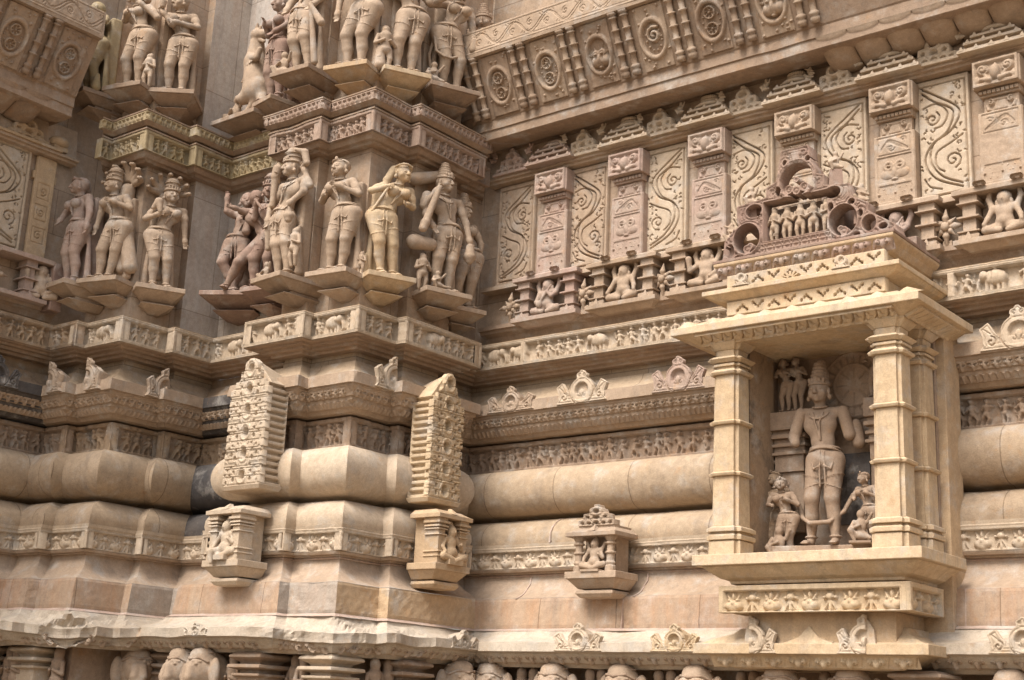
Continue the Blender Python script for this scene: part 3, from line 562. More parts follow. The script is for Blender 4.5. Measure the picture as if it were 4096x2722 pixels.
def chandrashala(R, cx, y0, w, h, z=.0, dep=.03, hole=True):    # horseshoe arch: pit, side leaves, scrolled finial; returns silhouette
    X, Y = R.X, R.Y; r = .42*h; cy = y0+.35*h
    f = np.minimum(circ(X, Y, cx, cy, r), poly_sdf(X, Y, [(cx-.47*w, y0), (cx+.47*w, y0), (cx+.40*w, y0+.16*h), (cx+.2*w, y0+.20*h), (cx-.2*w, y0+.20*h), (cx-.40*w, y0+.16*h)]))
    f = np.minimum(f, poly_sdf(X, Y, [(cx-.20*h, y0+.68*h), (cx+.20*h, y0+.68*h), (cx+.13*h, y0+.88*h), (cx+.03*h, y0+h), (cx-.03*h, y0+h), (cx-.13*h, y0+.88*h)]))
    for q in (-1, 1):
        f = np.minimum(f, circ(X, Y, cx+q*.10*h, y0+.84*h, .085*h)); f = np.minimum(f, circ(X, Y, cx+q*.33*w, y0+.22*h, .10*w, .20*h)); f = np.minimum(f, poly_sdf(X, Y, [(cx+q*.24*w, y0+.25*h), (cx+q*.38*w, y0+.1*h), (cx+q*.47*w, y0+.52*h), (cx+q*.36*w, y0+.66*h)][::q]))
        R.spiral(cx+q*.09*h, y0+.84*h, .055*h, 1, 1.5, .0035, .012, q); R.spiral(cx+q*.33*w, y0+.20*h, .07*w, 1.1, 1.5, .0045, .016, q); R.groove([(cx+q*.33*w, y0+.38*h), (cx+q*.42*w, y0+.52*h)], .0035, .010)
        R.groove([(cx+q*r*1.02*math.cos(a), cy+r*1.02*math.sin(a)) for a in np.linspace(-1.25, .25, 7)], .005, .018)
    if hole:
        R.disc(cx, cy+.02*h, r*.58, r*.60, z-dep); R.box(cx-r*.6, cx+r*.6, cy-r*.62, cy-r*.12, z-.004, True); R.ell(cx, cy-r*.12, r*.22, r*.3, .012, z-.008)
        for q in (-1, 1): R.spiral(cx+q*r*.25, cy-r*.30, r*.16, .9, 1.5, .003, .010, q)
    return f
def gavaksha_pyramid(t, w, h, mat, y, dep=.035, name='pierced_front', seed=0):
    R = Rel(w, h, .0042, 0); X, Y = R.X, R.Y; c = w/2
    f = poly_sdf(X, Y, [(0.004, 0.002), (w-.004, .002), (w-.004, .27*h), (w*.86, .30*h), (w*.84, .56*h), (w*.70, .60*h), (w*.66, .80*h), (w*.58, .86*h), (w*.56, .995*h), (w*.44, .995*h), (w*.42, .86*h), (w*.34, .80*h), (w*.30, .60*h), (w*.16, .56*h), (w*.14, .30*h), (.004, .27*h)])
    for yy in (.33, .62): R.groove([(0, yy*h), (w, yy*h)], .0035, .008)
    R.disc(c, .68*h, .10*w, .115*h, -dep); R.ring(c, .68*h, .14*w, .008, .008, .15*h); R.ell(c, .60*h, .04*w, .04*h, .012, -dep)
    R.disc(c, .40*h, .09*w, .075*h, -dep)
    for q in (-1, 1):
        R.disc(c+q*.24*w, .42*h, .055*w, .06*h, -dep); R.disc(c+q*.20*w, .14*h, .06*w, .07*h, -dep); R.disc(c+q*.38*w, .14*h, .05*w, .06*h, -dep); R.spiral(c+q*.26*w, .66*h, .05*w, .9, 0, .004, .012, q); R.spiral(c+q*.07*w, .92*h, .04*w, .9, 1.5, .0035, .01, q)
        R.disc(c+q*.08*w, .05*h, .03*w, .03*h, -dep*.6); R.groove([(c+q*.12*w, .2*h), (c+q*.16*w, .3*h)], .0035, .01)
    R.disc(c, .15*h, .075*w, .085*h, -dep); R.ell(c, .10*h, .03*w, .03*h, .01, -dep)
    R.sil = f; R.G = np.maximum(R.G, .007*np.clip(1-np.abs(f+.010)/.0038, 0, 1)); rough(R, .0012, seed); return front(R, name, mat, t, -c, 0, y, .07)
def crouched(S_, x, y, z, h, s=1):                              # little seated/crouching figure for gaps
    S_.ell((x, y, z+.84*h), (.12*h, .12*h, .14*h)).ell((x, y, z+.5*h), (.17*h, .13*h, .24*h)).ell((x, y-.05*h, z+.2*h), (.24*h, .16*h, .14*h))
    S_.cap((x-.2*h, y, z+.62*h), (x-.30*h*s, y-.1*h, z+.40*h), .06*h, .05*h).cap((x-.30*h*s, y-.1*h, z+.40*h), (x, y-.2*h, z+.5*h), .05*h, .04*h).cap((x+.2*h, y, z+.62*h), (x+.34*h*s, y-.1*h, z+.85*h), .06*h, .045*h)
    S_.cap((x-.1*h, y-.05*h, z+.2*h), (x-.28*h, y-.22*h, z+.34*h), .09*h, .07*h).cap((x-.28*h, y-.22*h, z+.34*h), (x-.15*h, y-.2*h, z+.02*h), .07*h, .05*h).cap((x+.1*h, y-.05*h, z+.2*h), (x+.30*h, y-.2*h, z+.12*h), .09*h, .06*h)
PM = [PINK, CREAM, CREAM, CREAM, CREAM, CREAM]
for k in range(6):                               # between pavilions: pierced gable
    x = .36+.67*k; b = (x, WY, 5.645)
    t = lobj('pierced_gable', b, 0, ORD[k]+' pierced arch gable from the left under the big right cornice', 'carved gable', 'pierced gables under the right cornice')
    m = MB(); m.box(-.17, .17, -.125, .0, 0, .022); m.box(-.15, .15, -.10, .0, .022, .06); m.build('ledge', PM[k], t, bev=.003)
    gavaksha_pyramid(t, .29, .205, PM[k], -.115, seed=k)
    for q in (-1, 1):
        S_ = Sdf(); crouched(S_, 0, 0, 0, .10, q); o = S_.build('crouching_figure', PM[k], None, .0045); o.location = (x+q*.172, WY-.10, 5.765)
        tag(o, 'tiny crouching figure %s of the %s pierced gable under the right cornice' % ('left' if q < 0 else 'right', ORD[k]), 'figurine', 'crouching figurines under the right cornice')
for k in range(6):                               # domed pavilion roof on its projecting ledge
    x = .755+.667*k; b = (x, WY, 5.64); hi = 1
    t = lobj('domed_pavilion_roof', b, 0, ORD[k]+' stepped pavilion roof from the left under the big right cornice', 'carved roof', 'stepped pavilion roofs under the right cornice')
    m = MB()
    for i, (hw, y, z, th) in enumerate([(.215, -.175, .0, .024), (.178, -.165, .052, .020), (.138, -.152, .098, .018)]):
        m.box(-hw, hw, y, 0, z, z+th, 0, .003); m.box(-hw+.03, hw-.03, y+.045, 0, z+th, z+.055)
    m.build('stepped_eaves', PM[k], t, bev=.003)
    m = MB()
    for i, (hw, y, z) in enumerate([(.215, -.175, .024), (.178, -.165, .072), (.138, -.152, .116)]):
        n = 5-i
        for j in range(n): xx = -hw+.03+(2*hw-.06)*j/(n-1); m.loft([[(xx-.016, y-.001, z-.012), (xx+.016, y-.001, z-.012), (xx+.016, y+.02, z-.012), (xx-.016, y+.02, z-.012)], [(xx-.004, y+.004, z+.016), (xx+.004, y+.004, z+.016), (xx+.004, y+.02, z+.014), (xx-.004, y+.02, z+.014)]])
    m.build('eave_ornaments', PM[k], t)
    m = MB(); m.lathe([(.13, .085), (.137, .108), (.147, .112), (.156, .10), (.160, .075)], 0, -.07, 24, 1, .7); m.lathe([(.16, .062), (.166, .078), (.176, .08), (.186, .068), (.190, .03)], 0, -.07, 24, 1, .7)
    m.build('dome', PM[k], t, smooth=True)
    if k:
        m = MB()
        for i in range(13): a = math.pi*(i/12); m.lathe([(.186, .001), (.19, .008), (.20, .010), (.21, .008), (.214, .001)], .06*math.cos(math.pi+a), -.07-.045*math.sin(a), 6)
        m.build('ribbed_finial', PM[k], t, smooth=True)

# gallery of dwarfs between mini pillars
def mini_pillar(m, x, y, z, w, h):
    for a, b, ww in ((0, .10, 1.25), (.10, .16, 1.0), (.16, .19, 1.35), (.19, .48, .8), (.48, .52, 1.35), (.52, .80, .8), (.80, .83, 1.35), (.83, 1.0, 1.05)):
        q = w*ww/2; m.box(x-q, x+q, y-q, y+q*1.6, z+a*h, z+b*h, 0, 0)
    m.loft([[(x-.022, y-w*.75, z), (x+.022, y-w*.75, z), (x+.022, y-w*.4, z), (x-.022, y-w*.4, z)], [(x-.002, y-w*.65, z+.05), (x+.002, y-w*.65, z+.05), (x+.002, y-w*.4, z+.04), (x-.002, y-w*.4, z+.04)]])
def dwarf(kind):
    s = Sdf(); y = -.055
    s.ell((0, y, .215), (.036, .035, .043)).ell((0, y+.012, .235), (.044, .04, .036)).ell((0, y-.032, .212), (.006, .010, .010), .004).ell((0, y, .13), (.05, .036, .05)).ell((0, y+.004, .085), (.055, .045, .042)).cap((-.055, y+.01, .165), (.055, y+.01, .165), .024, k=.02).cap((0, y, .16), (0, y, .2), .02)
    s.ell((-.044, y+.004, .20), (.01, .012, .02), .004).ell((.044, y+.004, .20), (.01, .012, .02), .004)
    s.cap((-.03, y, .05), (-.105, y-.02, .035), .032, .024).cap((-.105, y-.02, .035), (-.02, y-.035, .02), .024, .018).cap((.03, y, .05), (.105, y-.02, .04), .032, .024).cap((.105, y-.02, .04), (.03, y-.035, .016), .024, .018)
    s.cap((-.07, y+.01, .165), (-.095, y+.02, .235), .02, .016).cap((-.095, y+.02, .235), (-.085, y+.02, .285), .016, .013).cap((.07, y+.01, .165), (.095, y+.02, .235), .02, .016).cap((.095, y+.02, .235), (.085, y+.02, .285), .016, .013)
    if kind == 0: s.cap((-.07, y, .16), (-.075, y-.03, .095), .019, .015).cap((-.075, y-.03, .095), (-.03, y-.045, .085), .015, .013).cap((.07, y, .16), (.06, y-.03, .13), .019, .015).cap((.06, y-.035, .13), (.03, y-.045, .16), .015, .012).cap((-.045, y-.05, .07), (.065, y-.045, .205), .009, .007).ell((-.04, y-.045, .072), (.026, .016, .026))
    elif kind == 1: s.cap((-.07, y, .16), (-.095, y-.02, .10), .019, .015).cap((-.095, y-.02, .10), (-.11, y-.04, .065), .015, .012).cap((.07, y, .16), (.10, y-.02, .10), .019, .015).cap((.10, y-.02, .10), (.11, y-.04, .065), .015, .012)
    else: s.cap((-.07, y, .16), (-.11, y-.03, .12), .019, .015).cap((-.11, y-.03, .12), (-.115, y-.04, .2), .014, .022).cap((.07, y, .16), (.09, y-.02, .09), .019, .015).cap((.09, y-.02, .09), (.05, y-.04, .06), .015, .012)
    return s.mesh('dwarf', .0045)
DW = [dwarf(i) for i in range(3)]
DL = ['potbellied dwarf playing a stringed instrument between gallery pillars', 'seated dwarf with raised rear arms in the second gallery bay', 'dwarf holding a club beside the left corner of the shrine eave', 'gallery dwarf hidden behind the shrine pediment', 'gallery figure peeping out right behind the red pediment', 'large seated dwarf by the right edge of the photo']
def blossom(t):
    s = Sdf(); y = -.06; s.ell((0, y-.02, .12), (.024, .02, .028), .004)
    for i in range(8):
        a = math.pi/2+2*math.pi*i/8; r = .125 if i % 2 == 0 else .085; c_, s_ = math.cos(a), math.sin(a)
        s.cap((.02*c_, y, .12+.02*s_), (r*.45*c_, y-.004, .12+r*.45*s_), .008, .021 if i % 2 == 0 else .016, .002).cap((r*.45*c_, y-.004, .12+r*.45*s_), (r*c_, y+.01, .12+r*s_), .020 if i % 2 == 0 else .015, .002, .002)
    s.box((0, y+.03, .02), (.03, .02, .02)); return s
BL = blossom(None).mesh('blossom', .0045)
for k in range(6):
    x = .765+.667*k-(.0); b = (x, WY, 4.425); M = PINK if k == 0 else TAN
    if k == 3: continue
    t = lobj('gallery_bay', b, 0, ['projecting gallery bay nearest the corner strip framing the musician dwarf', 'second gallery bay under the scroll panels framing a seated dwarf', 'gallery bay touching the left end of the shrine eave', '', 'gallery bay just right of the red shrine pediment', 'gallery bay at the right edge of the photo'][k], 'gallery bay', 'gallery bays of the right wall')
    m = MB(); m.box(-.295, .295, -.165, 0, 0, .032); m.box(-.27, .27, -.14, 0, -.03, .0, .05, 0); m.build('floor_slab', M, t, bev=.003)
    m = MB(); m.box(-.295, .295, -.165, .02, .31, .340, 0, 0); m.box(-.29, .29, -.16, .02, .340, .372, 0, .06); m.build('roof_slab', M, t, bev=.003)
    for q in (-1, 1):
        m = MB(); mini_pillar(m, q*.205, -.085, .033, .10, .277); m.build('mini_pillar', M, t, bev=.002)
    for q in (-.12, .10):
        R = Rel(.08, .045, .004, -.02); R.sil = poly_sdf(R.X, R.Y, [(.01, 0), (.07, 0), (.06, .03), (.02, .03)])
        for e in (-1, 1): R.sil = np.minimum(R.sil, circ(R.X, R.Y, .04+e*.022, .014, .016)); R.disc(.04+e*.022, .012, .008, .008, -.035)
        front(R, 'ledge_ornament', M, t, q-.04, .34, -.185, .0)
    m = MB(); m.box(-.16, .16, -.02, 0, .033, .31); m.build('back_slab', M, t)
    d = link('dwarf', DW[[0, 1, 2, 1, 0, 1][k]], M, None); d.location = (x, WY-.06, 4.46); tag(d, DL[k], 'dwarf statue', 'dwarfs of the right wall gallery')
for k in range(6):
    x = .40+.667*k
    if k == 3 : continue
    d = link('stone_blossom', BL, TAN, None); d.location = (x, WY-.02, 4.46); tag(d, ['spiky stone flower left of the musician dwarf by the corner strip', 'stone flower between the musician dwarf and the second dwarf', 'stone flower between the second and the third gallery dwarf', '', 'stone flower hidden beside the red pediment in its dark recess', 'four petalled stone flower in a dark hole right of the shrine pediment'][k], 'stone flower', 'stone flowers of the right wall gallery')

# leaning seat-back with roundels and balusters, scroll cornice
V45 = np.array([0, -.21, .415]); V45 /= np.linalg.norm(V45); N45 = np.array([0, -V45[2], V45[1]]); H45 = math.hypot(.21, .415)
def seatback(t0, n, U, N, org, flip, lab, grp, cen):
    Vv = N*.21+np.array([0, 0, .415]); Vv /= np.linalg.norm(Vv); Nn = N*Vv[2]-np.array([0, 0, 1])*np.dot(Vv, N)
    for k in range(n):
        c = cen[k]; w = .235; R = Rel(w, H45-.02, .0045, .004); rs = random.Random(k*3+len(lab)); cx, cy = w/2, H45*.46
        R.ring(cx, cy, .10, .016, .014, .135); R.disc(cx, cy, .085, .118, -.010)
        R.ring(cx, cy, .10, .016, .014, .135)
        if (k % 3) == 2: mask_face(R, cx, cy-.10, .17, .18, -.01)
        elif k == 3: R.spiral(cx+.01, cy+.02, .06, 1.5, 1, .014, .022, 1, False, -.008); [R.ell(cx+.06*math.cos(a), cy+.085*math.sin(a), .012, .012, .014, -.01) for a in np.linspace(0, 6, 12)]
        else:
            flower(R, cx, cy+.055, .036, -.008, 7); flower(R, cx, cy-.055, .036, -.008, 7); R.ring(cx, cy+.055, .04, .006, .01); R.ring(cx, cy-.055, .04, .006, .01)
            for i in range(12): a = i*.55+k; R.ell(cx+.065*math.cos(a)*1.0, cy+.07*math.sin(a), .010, .010, .012, -.008)
        for i in range(34):
            px, py = rs.uniform(.01, w-.01), rs.uniform(.01, H45-.03)
            if ((px-cx)/.122)**2+((py-cy)/.155)**2 > 1: R.ell(px, py, .012, .009, .014, ang=rs.uniform(0, 3))
        R.groove([(.004, 0), (.004, 1)], .003, .008); R.H *= 1.7; rough(R, .002, k)
        o = org+U*(c-w/2)+Vv*.01+Nn*.004; me = R.build('roundel_panel', TAN if k % 2 else BROWN, o, U, Nn, Vv, .02)
        tag(me, lab % ORD[k], 'carved panel', grp)
def baluster(name, p0, p1, mat, lab, grp):
    p0, p1 = Vector(p0), Vector(p1); L = (p1-p0).length; m = MB(); pr = [(0, .030), (.07, .032), (.10, .024), (.12, .033), (.15, .033), (.17, .022)]
    for i in range(4): z = .17+.19*i; pr += [(z+.005, .020), (z+.155, .023), (z+.165, .032), (z+.185, .032)]
    pr += [(.94, .022), (.96, .034), (1.0, .036)]
    m.lathe([(z*L, r) for z, r in pr], n=14); o = m.build(name, mat, None, smooth=True); o.rotation_euler = (p1-p0).to_track_quat('Z', 'Y').to_euler(); o.location = p0; return tag(o, lab, 'baluster', grp)
OR = np.array([0, WY-.345, 6.01]); UR = np.array([1., 0, 0]); NR = np.array([0, -1., 0])
cR = [.50+.455*i for i in range(6)]
seatback(None, 6, UR, NR, OR, False, '%s roundel panel from the left on the leaning right balustrade', 'roundel panels of the right balustrade', cR)
OL = np.array([WX+.345, 0, 6.01]); UL = np.array([0, 1., 0]); NL = np.array([1., 0, 0])
cL = [-1.30, -1.755, -2.2]
seatback(None, 2, UL, NL, OL, False, '%s roundel panel from the corner on the leaning left balustrade', 'roundel panels of the left balustrade', cL)
bi = 0
for k in range(7):
    for q in (-.046, .046):
        x = .2725+.455*k+q
        if x < .2: continue
        a = (x, WY-.37, 6.012); b = (x, WY-.37-.21, 6.425)
        baluster('baluster', a, b, BROWN if k % 2 else TAN, ('%s of the paired ringed balusters counted from the corner on the right balustrade' % (ORD+['thirteenth', 'fourteenth'])[bi]), 'balusters of the right balustrade'); bi += 1
bi = 0
for yy in (-1.53, -1.98):
    for q in (.046, -.046):
        a = (WX+.37, yy+q, 6.012); b = (WX+.58, yy+q, 6.425); baluster('baluster', a, b, BROWN, ORD[bi]+' ringed baluster from the corner on the left leaning balustrade', 'balusters of the left balustrade'); bi += 1
def vine(R, seed, w=.0042, dep=.013):
    n = int(R.w/.16)+1; h = R.h
    for o in (-.022, 0): R.groove([(x, h*.5+o*.5+math.sin(x/.16*math.pi)*h*.30+o*math.cos(x/.16*math.pi)) for x in np.linspace(0, R.w, n*10)], w, dep)
    for i in range(n):
        s = 1 if i % 2 else -1; x = .08+.16*i; R.spiral(x, h*.5+s*h*.08, h*.17, 1.3, 1.57*s, w*.9, dep, s)
        for j in range(6): a = (j-2.5)*.35; px, py = x+.012*(j-3)*2, h*.5-s*h*(.30+.03*(j % 2)); R.groove([(px, py), (px+.012, py+s*.018)], w*.8, dep*.8)
    R.groove([(0, .018), (R.w, .018)], .004, .01); R.groove([(0, h-.018), (R.w, h-.018)], .004, .01)
R = Rel(2.9, .19, .0045, .004); vine(R, 1); rough(R, .002, 3); R.build('vine_scroll_relief', TAN, OR*0+np.array([.0, WY-.602, 6.445]), UR, NR, (0, 0, 1), .02, TAO)
R = Rel(1.0, .19, .0045, .004); vine(R, 2); rough(R, .002, 4); R.build('vine_scroll_relief', TAN, np.array([WX+.602, -2.14, 6.445]), UL, NL, (0, 0, 1), .02, TAO)
# gadrooned soffit lobes under the right part of the cornice
def lobes(org, U, N, n, st, lab, grp, mat):
    for i in range(n):
        m = MB(); rings = []
        for j in range(9):
            t_ = j/8; y = .05+.285*t_; zz = -.02-.07*math.sin(math.pi*.5*(1-t_)**1.0)*(1) ; row = []
            for q in range(9): a = math.pi*q/8; row.append((st*.49*math.cos(a), y, zz+.07*t_-.045*math.sin(a)*(.55+.45*math.sin(math.pi*t_))))
            rings.append(row)
        f = []; v = [p for r in rings for p in r]
        for j in range(8):
            for q in range(8): f.append((j*9+q, j*9+q+1, j*9+9+q+1, j*9+9+q))
        v = [tuple(org+U*(p[0]+st*(i+.5))+N*p[1]+np.array([0, 0, p[2]])) for p in v]; m.v = v; m.f = f+[tuple(range(8, -1, -1)), tuple(range(72, 81))]; o = m.build('soffit_lobe', mat, TAO, smooth=True)
lobes(np.array([3.02, WY, 5.88]), UR, NR, 8, .215, '', '', TAN); lobes(np.array([WX, -2.6, 5.88]), UL, NL, 6, .215, '', '', BROWN)

# ---------------------------------------------------------------- arch ornaments on the eaves
def arch_ornament(lab, loc, rz, w, h, mat, cut=0, dark=True, grp='arch ornaments on the eaves'):
    t = lobj('arch_ornament', loc, rz, lab, 'arch ornament', grp); R = Rel(w, h, .004, 0)
    R.sil = chandrashala(R, w/2, .002, w-.006, h-.006, 0, .03); R.G = np.maximum(R.G, .008*np.clip(1-np.abs(R.sil+.011)/.004, 0, 1))
    if cut: R.sil = np.maximum(R.sil, (R.X-w*.52)*cut if cut > 0 else (w*.48-R.X))
    rough(R, .0015, int(w*1000)); front(R, 'arch_front', mat, t, -w/2, 0, 0, .035)
    m = MB(); m.loft([[(-.06, .03, .005), (.06, .03, .005), (.06, .20, .06), (-.06, .20, .06)], [(-.045, .03, h*.62), (.045, .03, h*.62), (.04, .17, h*.60), (-.04, .17, h*.60)], [(-.012, .03, h*.86), (.012, .03, h*.86), (.01, .10, h*.80), (-.01, .10, h*.80)]]); m.build('ridge', mat, t, bev=.004)
    return t
for (x, w, h, M, lab) in [(.525, .46, .19, TAN, 'stubby arch ornament on the right upper eave nearest the inner corner'), (1.155, .46, .235, CREAM, 'middle pale arch ornament on the right upper eave with side scrolls'), (1.935, .44, .235, PINK, 'mauve topped arch ornament on the upper eave beside the big shrine pillar'), (4.17, .48, .25, CREAM, 'arch ornament at the right photo edge on the upper eave')]:
    arch_ornament(lab, (x, WY-.195, 3.755), 0, w, h, M)
for (x, w, h, M, lab) in [(1.415, .40, .18, CREAM, 'arch ornament on the lowest right eave below the small shrine'), (2.13, .36, .17, GOLD, 'honey coloured arch ornament on the lowest eave left of the big shrine base'), (4.22, .40, .19, CREAM, 'arch ornament on the lowest eave at the right edge of the photo')]:
    arch_ornament(lab, (x, WY-.51, 2.056), 0, w, h, M)
arch_ornament('shallow arch ornament on the lowest eave under the small left shrine', (-.68, -.09-.51, 2.056), 0, .26, .085, PALE)
arch_ornament('carved arch ornament at the right end of the broken lower eave', (.60, .62, 2.056), rad(90), .30, .13, PALE)
arch_ornament('left winged half arch ornament on the far buttress eave', (-2.16, -.76-.215, 3.755), 0, .34, .24, TAN, cut=-1)
arch_ornament('tall winged half arch ornament in the middle of the far buttress eave', (-1.83, -.67-.215, 3.755), 0, .36, .25, TAN, cut=-1)
arch_ornament('winged half arch ornament right of the far buttress corner', (-1.73+.215, -.40, 3.755), rad(90), .36, .24, TAN, cut=1)
arch_ornament('broken half arch ornament right of the near buttress corner on its eave', (.205, .20, 3.755), rad(90), .40, .25, CREAM, cut=1)
arch_ornament('blackened arch ornament at the left edge of the photo', (WX-.03+.20, -1.32, 3.755), rad(90), .40, .22, BLACK)

# ---------------------------------------------------------------- lattice slabs of tiny arches on the near buttress
def lattice(name, w, dpt, z0, z1, loc, rz, label, mat, sidex):
    t = lobj(name, (loc[0], loc[1], z0), rz, label, 'carved slab'); H_ = z1-z0
    m = MB(); hb = H_*.80; m.box(-w/2+.034, w/2-.034, .044, dpt, .0, hb, 0, 0); m.box(-w/2-.006, w/2+.006, -.008, dpt, -.02, .012, .015, 0)
    m.loft([[(-w/2+.004, .03, hb-.006), (w/2-.004, .03, hb-.006), (w/2-.004, dpt, hb-.006), (-w/2+.004, dpt, hb-.006)], [(-.03, .03, H_*.985), (.03, .03, H_*.985), (.03, dpt+.12, H_*.90), (-.03, dpt+.12, H_*.90)]]); m.build('slab_body', mat, t, bev=.004)
    # slotted side
    for sx in (-1, 1):
        R = Rel(dpt-.01, hb-.01, .005, 0); z = .03
        while z < hb-.04: R.box(.012, dpt*.9, z, z+.022, -.034, True); z += .046
        R.build('slotted_side', mat, (sx*(w/2-.006), .005 if sx > 0 else dpt-.005, .005), (0, sx, 0), (sx, 0, 0), (0, 0, 1), .045, t) if sx == sidex else None
    R = Rel(w, H_, .0042, 0); c = w/2; n = 5; st = H_*.83/n; dp = -.040
    for i in range(n+1):
        y = i*st+.02; top = i >= n-1; ww = w*(1 if not top else .62)
        R.disc(c, y+.06, .030, .034, dp); R.ring(c, y+.06, .044, .008, .008, .056); R.ell(c, y+.035, .012, .010, .014, dp); R.groove(curve((c-.05, y-.002), (c-.055, y+.03), (c-.03, y+.105), (c-.045, y+.135)), .0035, .01); R.groove(curve((c+.05, y-.002), (c+.055, y+.03), (c+.03, y+.105), (c+.045, y+.135)), .0035, .01)
        for q in (-1, 1):
            for (dx, dy, rx, ry) in ((.085, .03, .012, .016), (.085, .085, .013, .009), (.125, .055, .012, .016), (.155, .015, .009, .012), (.15, .10, .012, .009), (.118, .118, .009, .009), (.07, .13, .012, .008), (.172, .065, .008, .010)):
                if dx < ww/2-.008: R.disc(c+q*dx, y+dy, rx, ry, dp)
            for yy in (.0, .07, .14): R.groove([(c+q*.065, y+yy), (c+q*ww/2, y+yy)], .003, .008)
            R.spiral(c+q*.105, y+.10, .014, .9, 1.5, .003, .009, q); R.spiral(c+q*.15, y+.045, .012, .9, 1.5, .003, .009, q); R.groove([(c+q*.105, y+.01), (c+q*.11, y+.06)], .003, .008)
    X, Y = R.X, R.Y; pr = []; z = .002; i = 0
    while z < H_-.04:
        full = w/2-.002; fr = z/hb
        if fr > .93: full = max(.04, (w/2-.03)*(1-(fr-.93)/.34))
        q = full-(.0 if i % 3 else .014); z1 = min(z+(.052 if i % 3 else .016), H_-.03); pr += [(q, z), (q-.004, z1)]; R.groove([(0, z), (w, z)], .0035, .012); z = z1+.001; i += 1
    pr.append((.022, H_-.002)); R.sil = poly_sdf(X, Y, [(c+x, y) for x, y in pr]+[(c-x, y) for x, y in pr[::-1]])
    rough(R, .0012, 5); front(R, 'arch_lattice_front', mat, t, -w/2, 0, 0, .045); return t
lattice('lattice_slab', .385, .20, 3.05, 3.945, (-.572, -.425), 0, 'upright slab densely carved with tiny arches at the left of the near buttress torus', CREAM, 1)
lattice('lattice_slab', .33, .20, 3.03, 3.925, (.425, .52), rad(90), 'upright slab densely carved with tiny arches beside the inner corner', GOLD, -1)

